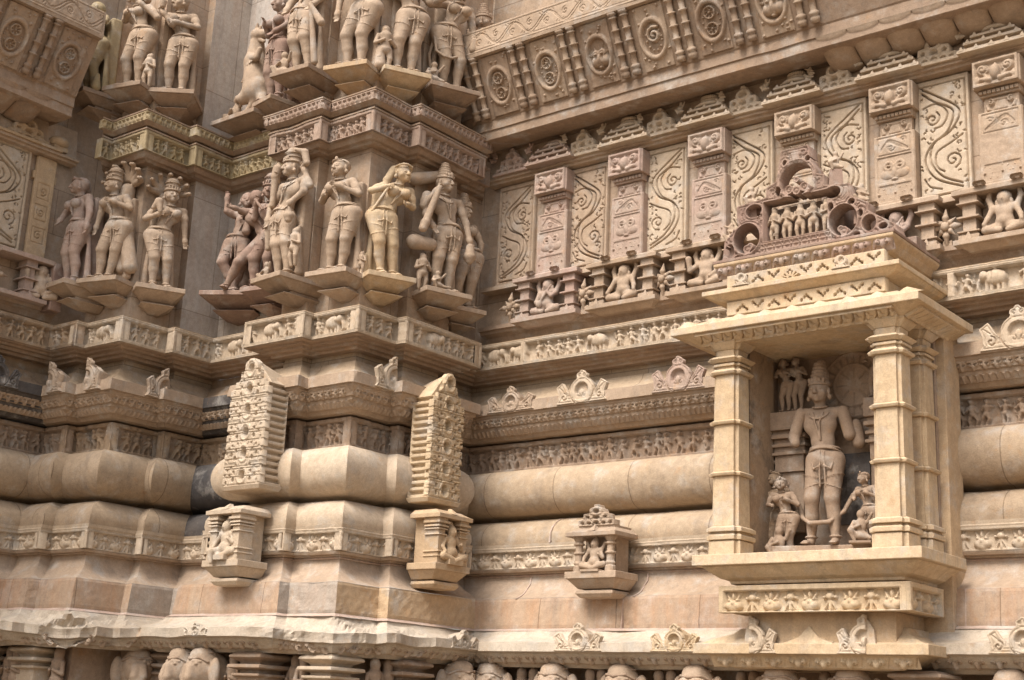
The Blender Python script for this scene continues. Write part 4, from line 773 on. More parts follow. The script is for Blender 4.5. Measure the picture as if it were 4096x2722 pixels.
# ---------------------------------------------------------------- statues
def ring_(s, c, rx, ry, r, tx=0., ty=0.): s.tor(c, rx, ry, r, .003, tx, ty)
def statue_body(p):
    s = Sdf(); J = s; Nk = Sdf(); Gd = Sdf(); sw = 1.5*p.get('sway', .03); fem = p.get('fem', True); hx = p.get('head', (-.01, 0))[0]; yaw = p.get('yaw', 0); tl = p.get('tilt', 0)
    hip = np.array([sw, 0, .505]); wa = np.array([sw*.35, -.005, .605]); ch = np.array([-sw*.5, -.005, .705]); nb = np.array([-sw*.6, .005, .80]); hd = np.array([nb[0]+hx, -.012, .902])
    s.ell(wa, (.060 if fem else .07, .05, .075), .035).ell(ch, (.088 if fem else .098, .056, .078), .035)
    s.ell(hip+(0, 0, -.012), (.112 if fem else .094, .078, .082), .035)
    sh = .105 if fem else .128
    s.cap(nb+(-sh+.01, .01, -.022), nb+(sh-.01, .01, -.022), .033, k=.03).cap(nb+(0, .005, -.02), hd+(0, .01, -.03), .034, .031, .015)
    if fem:
        for q in (-1, 1): s.ell(ch+(q*.047, -.052, .012), (.044, .042, .043), .006)
    s.ell(wa+(0, -.045, -.045), (.02, .012, .02), .03)
    K = p.get('knee', [(-.055, -.035, .275), (.06, -.03, .275)]); A = p.get('ank', [(-.05, .0, .045), (.055, .0, .045)])
    for i, q in enumerate((-1, 1)):
        k_, a_ = np.array(K[i], float), np.array(A[i], float); h_ = hip+(q*.053, 0, -.01)
        s.cap(h_, k_, .071 if fem else .062, .045, .018).cap(k_, k_*.55+a_*.45+(0, .012, 0), .041, .039, .012).cap(k_*.55+a_*.45+(0, .012, 0), a_, .037, .023, .012).cap(a_, a_+(0, -.02, -.02), .022, .02, .01)
        f = a_+(q*.012, -.075, -.027); s.cap(a_+(0, 0, -.024), f, .02, .016, .01).ell(f+(0, -.008, -.002), (.024, .02, .012), .008)
        for tt in range(4): s.cap(f+((tt-1.5)*.010, -.012, -.004), f+((tt-1.5)*.011, -.032, -.006), .006, .005, .002)
        ring_(J, a_+(0, 0, .012), .030, .030, .006)
        if p.get('loops', True):
            for ff in (.3,): ring_(J, h_*ff+k_*(1-ff), .054, .054, .0025, -q*.3, 0)
            ring_(J, h_*.55+k_*.45, .062, .062, .0028, q*.25, 0)
    for (e, w_, *g) in p.get('arms', []):
        q = -1 if e[0] < nb[0] else 1; S0 = nb+(q*sh, .012, -.02); e = np.array(e, float); w_ = np.array(w_, float)
        s.cap(S0, e, .032, .027, .012).cap(e, w_, .026, .018, .010).cap(w_, w_, .019, k=.004); d = (w_-e)/np.linalg.norm(w_-e); pal = w_+d*.024; s.ell(pal, (.019, .013, .021) if abs(d[2]) > .6 else (.021, .015, .015), .010)
        side = np.cross(d, (0, 1, 0)); side = side/(np.linalg.norm(side)+1e-6)
        for tt in range(4):
            b0 = pal+d*.014+side*(tt-1.5)*.0085; m0 = b0+d*(.017-.002*abs(tt-1.3)); s.cap(b0, m0, .0062, .0056, .002).cap(m0, m0+d*.010+np.array([0, -.010, -.004]), .0055, .0045, .002)
        s.cap(pal+side*.012*q, pal+side*.026*q+d*.012+np.array([0, -.008, 0]), .0065, .005, .003)
        J.cap(S0*.55+e*.45, S0*.55+e*.45+(e-S0)*.08, .0335).cap(w_-d*.012, w_-d*.002, .0235)
    # head
    c, sn = math.cos(yaw), math.sin(yaw); n0 = len(s.p)
    def hp(x, y, z): return hd+np.array([x*c-y*sn+tl*z, x*sn+y*c, z])
    s.ell(hd+(0, .004, .008), (.052, .056, .060), .01).ell(hp(0, -.012, -.022), (.041, .040, .040), .012).ell(hp(0, -.040, -.048), (.016, .014, .013), .012)
    s.cap(hp(0, -.052, .012), hp(0, -.064, -.016), .0065, .009, .006).ell(hp(-.008, -.058, -.018), (.006, .006, .005), .004).ell(hp(.008, -.058, -.018), (.006, .006, .005), .004)
    s.ell(hp(0, -.052, -.033), (.015, .008, .0045), .003).ell(hp(0, -.051, -.040), (.012, .008, .0045), .003)
    for q in (-1, 1):
        s.ell(hp(q*.020, -.046, .004), (.012, .008, .006), .003).cap(hp(q*.008, -.052, .017), hp(q*.032, -.043, .016), .0035, .0025, .004).ell(hp(q*.030, -.030, -.018), (.016, .016, .018), .012)
        s.ell(hp(q*.052, .0, -.004), (.007, .012, .022), .005).ell(hp(q*.056, .0, -.034), (.012, .012, .014), .004)
    Hh = Sdf(); cr_ = p.get('crown', 0); hs_ = 1.14
    def grow(L):
        for i, q in enumerate(L):
            q = list(q); q[1] = hd+(q[1]-hd)*hs_
            if q[0] == 'c': q[2] = hd+(q[2]-hd)*hs_; q[3] *= hs_; q[4] *= hs_
            elif q[0] == 't': q[2] = (q[2][0]*hs_, q[2][1]*hs_, q[2][2], q[2][3]); q[3] *= hs_
            else: q[2] = q[2]*hs_
            L[i] = tuple(q)
    hp_ = s.p[n0:]; grow(hp_); s.p[n0:] = hp_
    if cr_ == 0:
        Hh.ell(hd+(0, .016, .022), (.057, .055, .052), .008).ell(hp(.045 if yaw > 0 else -.045, .045, .0), (.034, .034, .034), .01); ring_(Hh, hd+(0, .0, .034), .051, .053, .0045, 0, -.25); Hh.ell(hp(0, -.04, .062), (.012, .010, .016), .005)
    elif cr_ == 1:
        for i in range(6): ring_(Hh, hd+(0, .006, .040+.020*i), .046-.0055*i, .046-.0055*i, .010)
        Hh.cap(hd+(0, .006, .03), hd+(0, .006, .15), .046, .012, .01).ell(hp(0, -.05, .052), (.014, .008, .022), .004); ring_(Hh, hd+(0, .0, .030), .051, .053, .006)
        for i in range(-2, 3): Hh.ell(hp(i*.019, -.050+abs(i)*.006, .050), (.008, .006, .014), .003)
    elif cr_ == 2:
        Hh.cap(hd+(0, .008, .04), hd+(0, .008, .105), .054, .046, .01).ell(hd+(0, .008, .118), (.047, .045, .030), .008); ring_(Hh, hd+(0, .0, .034), .053, .055, .007); ring_(Hh, hd+(0, .004, .07), .053, .053, .004); ring_(Hh, hd+(0, .004, .10), .052, .052, .005)
        for i in range(-2, 3): Hh.ell(hp(i*.02, -.055+abs(i)*.006, .052), (.008, .006, .014), .003)
    elif cr_ == 3: Hh.ell(hd+(0, .006, .012), (.0535, .0575, .060), .004)
    elif cr_ == 4:
        Hh.ell(hd+(0, .012, .024), (.058, .055, .05), .01).cap(hd+(-.05, .02, .03), hd+(-.095, .02, -.06), .030, .024, .01).cap(hd+(-.095, .02, -.06), hd+(-.11, .02, -.14), .024, .02, .01); ring_(Hh, hd+(0, -.002, .036), .055, .057, .007, 0, -.3)
        for i in range(-2, 3): Hh.ell(hp(i*.018, -.045, .062-abs(i)*.004), (.008, .007, .012), .003)
    grow(Hh.p)
    ring_(Nk, nb+(0, -.004, .012), .040, .040, .007, 0, .3); ring_(Nk, nb+(0, -.022, -.024), .058, .050, .0055, 0, .9)
    Nk.path([nb+(-.03, -.045, -.03), ch+(-.012, -.066, .0), wa+(0, -.055, .0)], .0055).path([nb+(.03, -.045, -.03), ch+(.012, -.066, .0), wa+(0, -.055, .0)], .0055)
    ring_(Gd, hip+(0, 0, .052), .088 if fem else .082, .066, .0085, .0, -.15); ring_(Gd, hip+(0, 0, .030), .102 if fem else .09, .073, .006, .0, -.3)
    for x in (-.012, .012): Gd.path([hip+(x, -.072, .03), hip+(x*1.2, -.075, -.06), hip+(x*1.4, -.062, -.17)], .006)
    if p.get('sash', True):
        Gd.path([hip+(-.07, -.052, .0), hip+(-.05, -.075, -.07), hip+(-.01, -.08, -.05)], .0055); Gd.path([hip+(.07, -.052, .0), hip+(.05, -.075, -.07), hip+(.01, -.08, -.05)], .0055)
    if p.get('garland', False): Gd.path([hip+(-.10, -.02, -.02), hip+(-.085, -.05, -.20), hip+(-.03, -.075, -.245), hip+(.03, -.075, -.245), hip+(.09, -.05, -.20), hip+(.105, -.02, 0)], .010, .006)
    return s, Nk, Gd, Hh
def bracket(t, w, dpt, mat, z=0.0, two=True, h1=.036):
    m = MB(); hw = w/2; rg = lambda k, d, z: [(-hw*k, -dpt*d, z), (hw*k, -dpt*d, z), (hw*k, .12, z), (-hw*k, .12, z)]
    m.box(-hw, hw, -dpt, .12, -h1, 0); m.loft([rg(.56, .50, -h1-.058), rg(.62, .56, -h1-.05), rg(.90, .90, -h1-.008), rg(.94, .95, -h1)])
    m.loft([rg(.52, .44, -h1-.078), rg(.52, .44, -h1-.058)])
    m.loft([rg(.22, .16, -h1-.135), rg(.58, .58, -h1-.095), rg(.68, .70, -h1-.090), rg(.66, .68, -h1-.084), rg(.54, .5, -h1-.078)])
    m = m.build('bracket', mat, t, bev=.004); return m
def statue(lab, loc, rz, H, p, mat, w=.34, dpt=.26, props=None, cat='statue', group='statues on the buttresses', res=.0045, br=True, back=True, name='statue', bmat=None, fat=1.13):
    t = lobj(name, loc, rz, lab, cat, group); s, Nk, Gd, Hh = statue_body(p); y0 = -dpt*.52
    if back:
        cx = p.get('sway', .03)*.5; s.box((cx, .115/1, .40), (.10, .05, .40), .02, .02)
        s.cap((cx-.10, .07, .06), (cx-.085, .05, .42), .03, .012, .03).cap((cx+.11, .07, .06), (cx+.10, .05, .42), .03, .012, .03)
    for prt, q in (props or {}).items():
        P_ = Sdf(); q(P_); o = P_.scale(H).build(prt, mat, t, res); o.location = (0, y0, 0); o.scale = (fat, fat, 1)
    for nm, q in (('figure', s), ('necklace', Nk), ('girdle', Gd), ('headdress', Hh)):
        if p.get('nohead') and nm == 'headdress': continue
        o = q.scale(H).build(nm, mat, t, res); o.location = (0, y0, 0); o.scale = (fat, fat, 1)
    if br: bracket(t, w, dpt, bmat or mat)
    return t
def attendant(x, y, h, s=1, z=0):
    def f(P): 
        P.ell((x, y, z+h*.90), (.085*h, .09*h, .10*h), .01*h).cap((x, y, z+h*.55), (x, y, z+h*.75), .10*h, .13*h, .03*h).cap((x, y, z+h*.45), (x, y, z+h*.55), .13*h, .10*h, .03*h).ell((x, y+.01, z+h*.97), (.07*h, .07*h, .06*h), .01*h)
        for q in (-1, 1): P.cap((x+q*.07*h, y, z+.45*h), (x+q*.10*h, y-.04*h, z+.24*h), .08*h, .055*h, .02*h).cap((x+q*.10*h, y-.04*h, z+.24*h), (x+q*.07*h, y, z), .055*h, .04*h, .01*h).cap((x+q*.14*h, y, z+.76*h), (x+q*.20*h, y-.03*h, z+.55*h), .045*h, .04*h, .01*h).cap((x+q*.20*h, y-.03*h, z+.55*h), (x+q*.06*h, y-.14*h, z+.62*h), .04*h, .03*h, .01*h)
    return f
def both(*fs):
    def f(P):
        for g in fs: g(P)
    return f
def kneeler(x, y, h):
    def f(P): crouched(P, x, y, 0, h)
    return f
def hood(cx, n=7, r=.125, cy=.05, cz=.93):
    def f(P):
        P.cap((cx, cy+.03, .15), (cx, cy+.02, cz-.05), .05, .06, .02)
        for i in range(n):
            a = math.pi*(.02+.96*i/(n-1)); b = (cx+r*math.cos(a), cy-.01, cz+r*math.sin(a)); e = (cx+(r+.035)*math.cos(a), cy-.055, cz+(r+.035)*math.sin(a)); P.cap((cx+.5*r*math.cos(a), cy+.02, cz+.35*r*math.sin(a)), b, .030, .024, .012).cap(b, e, .024, .020, .01).ell((e[0], e[1]-.012, e[2]-.004), (.022, .022, .015), .004).cap((e[0], e[1]-.03, e[2]+.003), (e[0], e[1]-.035, e[2]-.012), .006)
    return f
def rod(*a):
    def f(P):
        for q in a: P.cap(q[0], q[1], q[2], q[3], .006)
    return f
HT = .875; PI = math.pi
AH = [((-.165, -.02, .66), (-.11, -.085, .64)), ((.15, -.02, .65), (.06, -.10, .70))]
# near buttress, middle tier
ZM, ZU = 4.56, 6.12
statue('calm lady with both hands joined at her chest left of the near buttress corner', (-.135, 0, ZM), rad(8), HT, dict(sway=.035, yaw=-.15, head=(.0, 0), arms=[((-.165, -.02, .64), (-.095, -.085, .655)), ((.15, -.01, .65), (.045, -.105, .70))], knee=[(-.03, -.045, .28), (.075, -.02, .28)], ank=[(-.06, .0, .045), (.035, 0, .045)]), TAN, props={'side_tuft': attendant(.16, .07, .19)}, w=.36)
statue('yellow stained lady holding a rope and raising her braid right of the near corner', (.0, .17, ZM), rad(66), HT, dict(sway=-.045, yaw=.35, crown=4, head=(.025, 0), arms=[((-.165, -.02, .70), (-.085, -.075, .73)), ((.165, .0, .64), (.10, -.06, .63))], knee=[(-.085, -.04, .28), (.025, -.02, .28)], ank=[(-.045, 0, .045), (.045, 0, .045)]), GOLD, props={'rope': rod(((-.07, -.09, .72), (-.16, -.05, .52), .011, .010)), 'side_tuft': rod(((-.16, .05, .02), (-.15, .05, .17), .04, .02))}, w=.36)
statue('large crowned god with four arms and a serpent on the near buttress left bay', (-.535, -.09, ZM+.0), rad(-6), .93, dict(fem=False, sway=-.03, yaw=-.35, crown=2, arms=[((-.18, -.02, .63), (-.165, -.05, .50)), ((.19, -.02, .66), (.13, -.09, .555)), ((-.17, .02, .74), (-.13, -.03, .84)), ((.20, .02, .72), (.15, .0, .86))], knee=[(-.05, -.04, .28), (.045, -.03, .28)]), TAN, fat=1.10, props={'serpent': rod(((.13, .0, .88), (.185, -.01, .90), .020, .024), ((.185, -.01, .90), (.165, -.02, .99), .024, .028), ((.165, -.02, .99), (.12, -.06, 1.01), .028, .015)), 'club': rod(((-.14, -.04, .62), (-.135, -.04, .86), .022, .026), ((-.135, -.04, .86), (-.13, -.03, .93), .032, .036), ((-.13, -.03, .93), (-.128, -.03, .97), .03, .012)), 'bag': rod(((.125, -.09, .52), (.125, -.08, .46), .018, .034), ((.125, -.08, .46), (.125, -.08, .43), .036, .026)), 'scarf': rod(((-.165, -.04, .48), (-.17, -.02, .28), .03, .02)), 'seated_attendant': kneeler(-.15, -.03, .17), 'attendant': attendant(.16, -.03, .30, z=.07)}, w=.35, dpt=.30, bmat=TAN)
statue('crowned male figure leaning on a long club on the near buttress right bay', (.09, .62, ZM-.01), rad(72), .93, dict(fem=False, sway=.02, yaw=.45, crown=1, arms=[((-.19, -.02, .67), (-.12, -.07, .80)), ((-.17, -.03, .60), (-.13, -.07, .50)), ((.17, .0, .62), (.19, -.03, .47))], knee=[(-.055, -.04, .28), (.055, -.03, .28)]), TAN, props={'club': rod(((-.11, -.09, .82), (-.21, -.10, .50), .02, .028), ((-.21, -.10, .50), (-.225, -.10, .45), .034, .03)), 'canopy': rod(((-.06, .04, .97), (-.24, .05, .90), .045, .05)), 'pot': rod(((.19, -.04, .42), (.19, -.04, .34), .028, .045), ((.19, -.04, .34), (.19, -.04, .31), .045, .03)), 'bull_mount': rod(((-.13, -.04, .36), (-.24, -.02, .36), .05, .06)), 'attendant': attendant(-.17, -.03, .28), 'seated_attendant': kneeler(-.08, -.09, .15)}, w=.38, dpt=.28)
statue('slender lady in the shadow beside the masonry strip', (.02, .96, ZM-.03), rad(70), .85, dict(sway=.03, yaw=.5, crown=1, arms=[((-.14, -.02, .66), (-.09, -.06, .80)), ((.14, 0, .64), (.12, -.02, .50))]), TAN, props={'lotus': rod(((-.09, -.07, .84), (-.09, -.06, .93), .016, .03))}, w=.30, dpt=.24)
# entwined couple: two bodies, one thing each
c1 = statue('bald ascetic turned to face the viewer behind the embracing nude', (-1.33, .09, ZM+.03), rad(30), .84, dict(fem=False, sway=-.03, yaw=.25, crown=3, arms=[((-.15, -.02, .80), (-.16, -.02, .93)), ((.14, -.04, .66), (.06, -.10, .66))], knee=[(-.13, -.06, .30), (.03, -.05, .28)], ank=[(-.02, -.01, .05), (-.06, .0, .045)], sash=False), MAUVE, w=.48, dpt=.34, props={'cup': rod(((.06, -.11, .64), (.06, -.11, .57), .025, .035))})
c2 = statue('nude figure with crossed legs seen from behind embracing the ascetic', (-1.12, .02, ZM+.03), rad(40), .82, dict(fem=False, sway=.05, yaw=3.0, crown=3, arms=[((-.13, -.02, .76), (-.22, -.06, .78)), ((.12, 0, .64), (.10, -.05, .60))], knee=[(-.14, -.06, .26), (-.02, -.08, .30)], ank=[(-.23, -.01, .045), (-.01, -.06, .08)], sash=False, loops=False), MAUVE, w=.30, dpt=.2, br=False, back=False)
statue('male musician figure wedged behind the large crowned god', (-.93, .05, ZM+.02), rad(10), .86, dict(fem=False, sway=.02, yaw=.3, crown=2, arms=[((-.15, -.03, .66), (-.10, -.08, .78)), ((.14, -.02, .66), (.08, -.08, .60))], knee=[(-.10, -.04, .28), (.02, -.03, .28)], ank=[(-.12, 0, .045), (.02, 0, .045)]), MAUVE, w=.28, dpt=.26, props={'flute': rod(((-.10, -.10, .80), (-.02, -.10, .70), .012, .012))})
# far buttress, middle tier
statue('profile lady with her arm hanging straight down at the far buttress left', (-2.12, -.78, ZM+.03), rad(-5), .87, dict(sway=.02, yaw=-.5, arms=[((-.15, -.03, .68), (-.12, -.09, .58)), ((.155, .0, .62), (.165, -.02, .48))], knee=[(-.04, -.04, .28), (.05, -.03, .28)]), PINK, w=.27, bmat=TAN)
statue('snake goddess with a tall cobra hood left of the far buttress corner', (-1.87, -.67, ZM+.04), rad(15), .84, dict(sway=.035, yaw=-.5, crown=2, arms=[((-.13, -.02, .64), (-.15, -.03, .50)), ((.15, -.02, .66), (.05, -.10, .70))], knee=[(-.05, -.05, .28), (.06, -.02, .28)], ank=[(-.07, -.02, .045), (.0, 0, .045)]), TAN, props={'cobra_hood': hood(.03, 7, .14, .05, .93), 'skirt': rod(((.10, .03, .48), (.17, .04, .13), .05, .06), ((.05, .05, .48), (.08, .06, .13), .05, .05))}, w=.36)
statue('snake goddess with a ring of cobra heads right of the far buttress corner', (-1.70, -.465, ZM+.01), rad(62), .82, dict(sway=-.03, yaw=.25, crown=2, arms=[((-.165, -.02, .64), (-.08, -.08, .68)), ((.15, .0, .63), (.165, -.01, .48))], knee=[(-.065, -.04, .28), (.04, -.03, .28)]), TAN, props={'cobra_hood': hood(-.01, 7, .13, .05, .94), 'fly_whisk': rod(((-.07, -.10, .70), (-.085, -.08, .80), .018, .035), ((-.085, -.08, .80), (-.12, -.06, .74), .035, .02))}, w=.36)
# upper tiers (their tops leave the photo)
statue('weathered upper figure with broken head at the left end of the far buttress', (-2.22, -.76, ZU+.03), rad(-10), .84, dict(sway=.03, yaw=-.6, nohead=True, arms=[((-.14, -.03, .68), (-.08, -.09, .74)), ((.15, -.02, .70), (.06, -.09, .70))]), OLIVE, w=.32, bmat=BROWN, props={'side_tuft': rod(((.15, -.02, .03), (.155, -.02, .15), .04, .02))}, group='upper statues on the buttresses')
statue('upper lady seen from behind twisting left of the far buttress corner', (-1.87, -.67, ZU+.02), rad(15), .88, dict(sway=.035, yaw=.3, arms=[((-.13, -.02, .68), (-.06, -.09, .70)), ((.165, .0, .66), (.05, -.07, .78))]), TAN, w=.36, bmat=BROWN, props={'attendant': attendant(.16, -.02, .30)}, group='upper statues on the buttresses')
statue('upper lady in left profile holding a mirror right of the far buttress corner', (-1.70, -.465, ZU+.01), rad(40), .86, dict(sway=.02, yaw=-.9, arms=[((-.06, -.09, .64), (-.13, -.10, .74)), ((.13, -.02, .66), (-.03, -.10, .66))]), TAN, w=.36, bmat=BROWN, props={'mirror': rod(((-.14, -.12, .80), (-.14, -.12, .84), .022, .03))}, group='upper statues on the buttresses')
statue('upper standing god with bent knee and staff on the near buttress left bay', (-.55, -.09, ZU+.02), rad(5), .95, dict(fem=False, sway=-.03, crown=2, arms=[((-.16, -.02, .64), (-.14, -.07, .56)), ((.18, -.01, .64), (.11, -.07, .54))], knee=[(-.06, -.05, .28), (.03, -.04, .30)]), TAN, w=.38, dpt=.30, bmat=BROWN, props={'staff': rod(((.11, -.09, .54), (.15, -.05, .05), .016, .024), ((.11, -.09, .52), (.20, -.07, .36), .018, .03)), 'attendant': kneeler(-.14, -.04, .22)}, group='upper statues on the buttresses')
statue('dark mauve upper lady pressed between the griffin and the bent kneed god', (-.92, -.02, ZU-.06), rad(-10), .92, dict(sway=.0, yaw=-.3, arms=[((-.14, -.02, .66), (-.10, -.08, .72)), ((.12, -.02, .66), (.06, -.08, .60))]), MAUVE, w=.26, dpt=.24, bmat=BROWN, group='upper statues on the buttresses')
statue('upper lady with wide hips left of the near buttress corner', (-.15, 0, ZU), rad(15), .95, dict(sway=.045, yaw=.2, arms=[((-.15, .0, .64), (-.15, -.02, .48)), ((.15, -.02, .68), (.03, -.09, .60))]), TAN, w=.36, bmat=OCHRE, props={'side_tuft': rod(((.18, .04, .03), (.17, .04, .17), .04, .03))}, group='upper statues on the buttresses')
statue('upper lady with a child sized attendant right of the near buttress corner', (.0, .205, ZU), rad(62), .95, dict(sway=.03, yaw=.2, arms=[((-.14, .0, .68), (-.12, -.06, .80)), ((.15, -.01, .66), (.165, -.03, .80))]), TAN, w=.36, bmat=GOLD, props={'attendant': attendant(-.15, -.03, .36)}, group='upper statues on the buttresses')
statue('tall upper lady with a beaded train on the near buttress right bay', (.09, .60, ZU+.0), rad(65), .92, dict(sway=-.035, yaw=.3, garland=True, crown=2, arms=[((-.19, -.02, .72), (-.10, -.08, .78)), ((.15, .0, .64), (.155, -.04, .50))]), TAN, w=.40, dpt=.28, bmat=BROWN, props={'pot': rod(((.155, -.06, .47), (.16, -.05, .40), .03, .04)), 'attendant': kneeler(-.15, -.06, .20), 'train': rod(((-.12, .02, .50), (-.16, .03, .30), .012, .012), ((-.16, .03, .30), (-.13, .02, .08), .012, .012))}, group='upper statues on the buttresses')
statue('upper statue squeezed beside the cornice end of the right wall', (.02, 1.02, ZU-.05), rad(80), .93, dict(sway=.02, yaw=.6, crown=1, arms=[((-.13, -.02, .66), (-.10, -.06, .74)), ((.13, 0, .64), (.12, -.03, .52))]), BROWN, w=.28, dpt=.24, group='upper statues on the buttresses')
# rearing griffin with a crouching rider
def griffin():
    t = lobj('griffin_statue', (-1.27, .09, ZU-.12), rad(0), 'rearing griffin with gaping jaws above a crouching warrior beside the bare pier', 'griffin statue'); s = Sdf(); y = -.16
    s.cap((.02, y, .26), (-.03, y, .52), .115, .085, .04).cap((-.03, y, .52), (-.02, y-.01, .68), .085, .058, .03).ell((.0, y-.02, .745), (.07, .06, .055), .02).cap((.03, y-.03, .74), (.10, y-.03, .73), .042, .030, .015).cap((.02, y-.03, .70), (.085, y-.03, .665), .022, .014, .006).cap((.0, y-.04, .80), (.01, y-.05, .83), .02, .008, .006).cap((-.05, y, .77), (-.075, y, .82), .022, .010, .006).cap((.05, y-.05, .775), (.06, y-.055, .79), .016, .01, .004)
    s.cap((.06, y-.02, .28), (-.06, y-.06, .20), .075, .05, .02).cap((-.06, y-.06, .20), (-.13, y-.05, .22), .04, .03, .01).cap((.08, y, .24), (.14, y-.02, .12), .06, .04, .02).cap((.14, y-.02, .12), (.10, y-.02, .0), .035, .03, .01)
    s.cap((-.01, y-.05, .54), (.09, y-.09, .50), .04, .028, .01).cap((.09, y-.09, .50), (.12, y-.09, .56), .026, .022, .01).cap((.04, y-.03, .16), (-.14, y-.04, -.05), .03, .022, .02).box((0, .0, .35), (.12, .05, .38), .03)
    s.build('body', TAN, t, .005)
    J = Sdf(); 
    for i in range(22): J.ell((-.075+.03*math.sin(i*.15), y-.075+.002*i, .34+.018*i), (.009, .009, .009), .002)
    for i in range(6): J.cap((-.02+.02*i, y-.08, .50), (-.01+.022*i, y-.09, .46+.01*i), .008)
    J.build('mane_and_beads', TAN, t, .0045)
    bracket(t, .50, .36, BROWN)
    r = lobj('crouching_warrior', (-1.43, -.10, ZU-.12), rad(-10), 'small crouching warrior under the griffin paw', 'statue'); S2 = Sdf(); crouched(S2, 0, 0, 0, .26); S2.build('figure', TAN, r, .0045); M_ = MB(); M_.box(-.11, .11, -.09, .09, -.02, .005); M_.build('foot_slab', TAN, r, bev=.004)
griffin()

# ---------------------------------------------------------------- small shrines
def small_shrine(lab, loc, rz, w, mat, kind, tall=False):
    t = lobj('small_shrine', loc, rz, lab, 'shrine', 'small shrines on the wall base'); hw = w/2; d = .14
    m = MB(); m.box(-hw, hw, -d, .12, 0, .045); m.loft([[(-hw*.7, -d*.5, -.06), (hw*.7, -d*.5, -.06), (hw*.7, .12, -.06), (-hw*.7, .12, -.06)], [(-hw+.01, -d+.012, 0), (hw-.01, -d+.012, 0), (hw-.01, .12, 0), (-hw+.01, .12, 0)]])
    m.loft([[(-hw*.62, -d*.5, -.115), (hw*.62, -d*.5, -.115), (hw*.62, .12, -.115), (-hw*.62, .12, -.115)], [(-hw*.74, -d*.66, -.09), (hw*.74, -d*.66, -.09), (hw*.74, .12, -.09), (-hw*.74, .12, -.09)], [(-hw*.7, -d*.6, -.07), (hw*.7, -d*.6, -.07), (hw*.7, .12, -.07), (-hw*.7, .12, -.07)]]); m.build('base', mat, t, bev=.004)
    hh = .30 if tall else .225
    m = MB(); m.box(-hw*.60, hw*.60, -.02, .12, .045, .045+hh+.02); m.build('back_wall', mat, t)
    for q in (-1, 1):
        m = MB(); x = q*hw*.62
        if kind == 'round': m.lathe([(.045, .036), (.08, .036), (.085, .028), (.10, .034), (.115, .026), (.155, .026), (.16, .036), (.17, .036), (.175, .025), (.215, .024), (.22, .036), (.23, .036), (.235, .024), (.245, .03), (.27, .045)], x, -d*.62, 12)
        else:
            for a, b, q_ in ((0, .14, .042), (.14, .18, .05), (.18, .24, .04), (.24, .28, .05), (.28, .62, .033), (.62, .65, .046), (.65, .74, .033), (.74, .77, .048), (.77, .80, .036), (.80, .84, .052), (.84, .88, .04), (.88, .93, .056), (.93, 1.0, .045)): m.box(x-q_, x+q_, -d*.62-q_, .0, .045+a*hh, .045+b*hh, 0, .004 if b-a < .05 else 0)
        m.build('pillar', mat, t, bev=.002, smooth=False)
    z = .045+hh; m = MB(); m.box(-hw*.98, hw*.98, -d-.01, .12, z, z+.028); m.loft([[(-hw*.96, -d, z+.028), (hw*.96, -d, z+.028), (hw*.96, .12, z+.028), (-hw*.96, .12, z+.028)], [(-hw*.74, -d*.55, z+.06), (hw*.74, -d*.55, z+.06), (hw*.74, .12, z+.06), (-hw*.74, .12, z+.06)]]); m.loft([[(-.03, -d-.012, z+.03), (.03, -d-.012, z+.03), (.03, -d*.6, z+.05), (-.03, -d*.6, z+.05)], [(-.004, -d*.7, z+.075), (.004, -d*.7, z+.075), (.004, -d*.5, z+.075), (-.004, -d*.5, z+.075)]]); m.build('roof', mat, t, bev=.003)
    if not tall:
        m = MB(); m.box(-hw*.70, hw*.70, -d*.55, .12, z+.06, z+.075); m.build('gable_base', mat, t); g = empty('gable', (0, 0, z+.072)); g.parent = t; gavaksha_pyramid(g, w*.72, .14, mat, -d*.62, name='gable_front')
    return t
def seated(P, s=1.0, kind=0):
    a = lambda *v: tuple(x*s for x in v)
    P.ell(a(0, -.05, .175), a(.026, .028, .033), .005).ell(a(0, -.045, .115), a(.036, .028, .04), .01).ell(a(0, -.05, .065), a(.042, .032, .035), .012).cap(a(0, -.045, .12), a(0, -.045, .16), .014*s).cap(a(-.042, -.045, .138), a(.042, -.045, .138), .016*s, k=.01)
    P.cap(a(-.02, -.05, .045), a(-.085, -.07, .04), .022*s, .018*s).cap(a(-.085, -.07, .04), a(.0, -.085, .022), .018*s, .013*s).cap(a(.02, -.05, .045), a(.085, -.07, .045), .022*s, .018*s).cap(a(.085, -.07, .045), a(.0, -.09, .018), .018*s, .013*s)
    P.cap(a(-.045, -.045, .135), a(-.075, -.055, .09), .013*s, .011*s).cap(a(-.075, -.055, .09), a(-.07, -.075, .065), .011*s, .009*s).cap(a(.045, -.045, .135), a(.07, -.06, .09), .013*s, .011*s).cap(a(.07, -.06, .09), a(.05, -.08, .11), .011*s, .009*s).ell(a(0, -.078, .172), a(.005, .006, .007), .003)
    P.cap(a(-.045, -.04, .135), a(-.07, -.03, .19), .011*s, .010*s).cap(a(.045, -.04, .135), a(.07, -.03, .19), .011*s, .010*s).cap(a(0, -.04, .19), a(0, -.035, .225), .022*s, .012*s)
small_shrine('small shrine with two round pillars in the middle of the right wall', (1.47, WY-.33, 2.515), 0, .40, TAN, 'round')
o = lobj('seated_figurine', (1.47, WY-.37, 2.56), 0, 'cross legged figure seated in the small shrine of the right wall', 'statue'); P = Sdf(); seated(P, 1.0); P.build('figure', TAN, o, .004); M_ = MB(); M_.box(-.07, .07, -.11, 0, -.003, .012); M_.build('seat', TAN, o)
small_shrine('small shrine with stacked square pillars under the left lattice slab', (-.57, -.40, 2.505), 0, .36, CREAM, 'square', True)
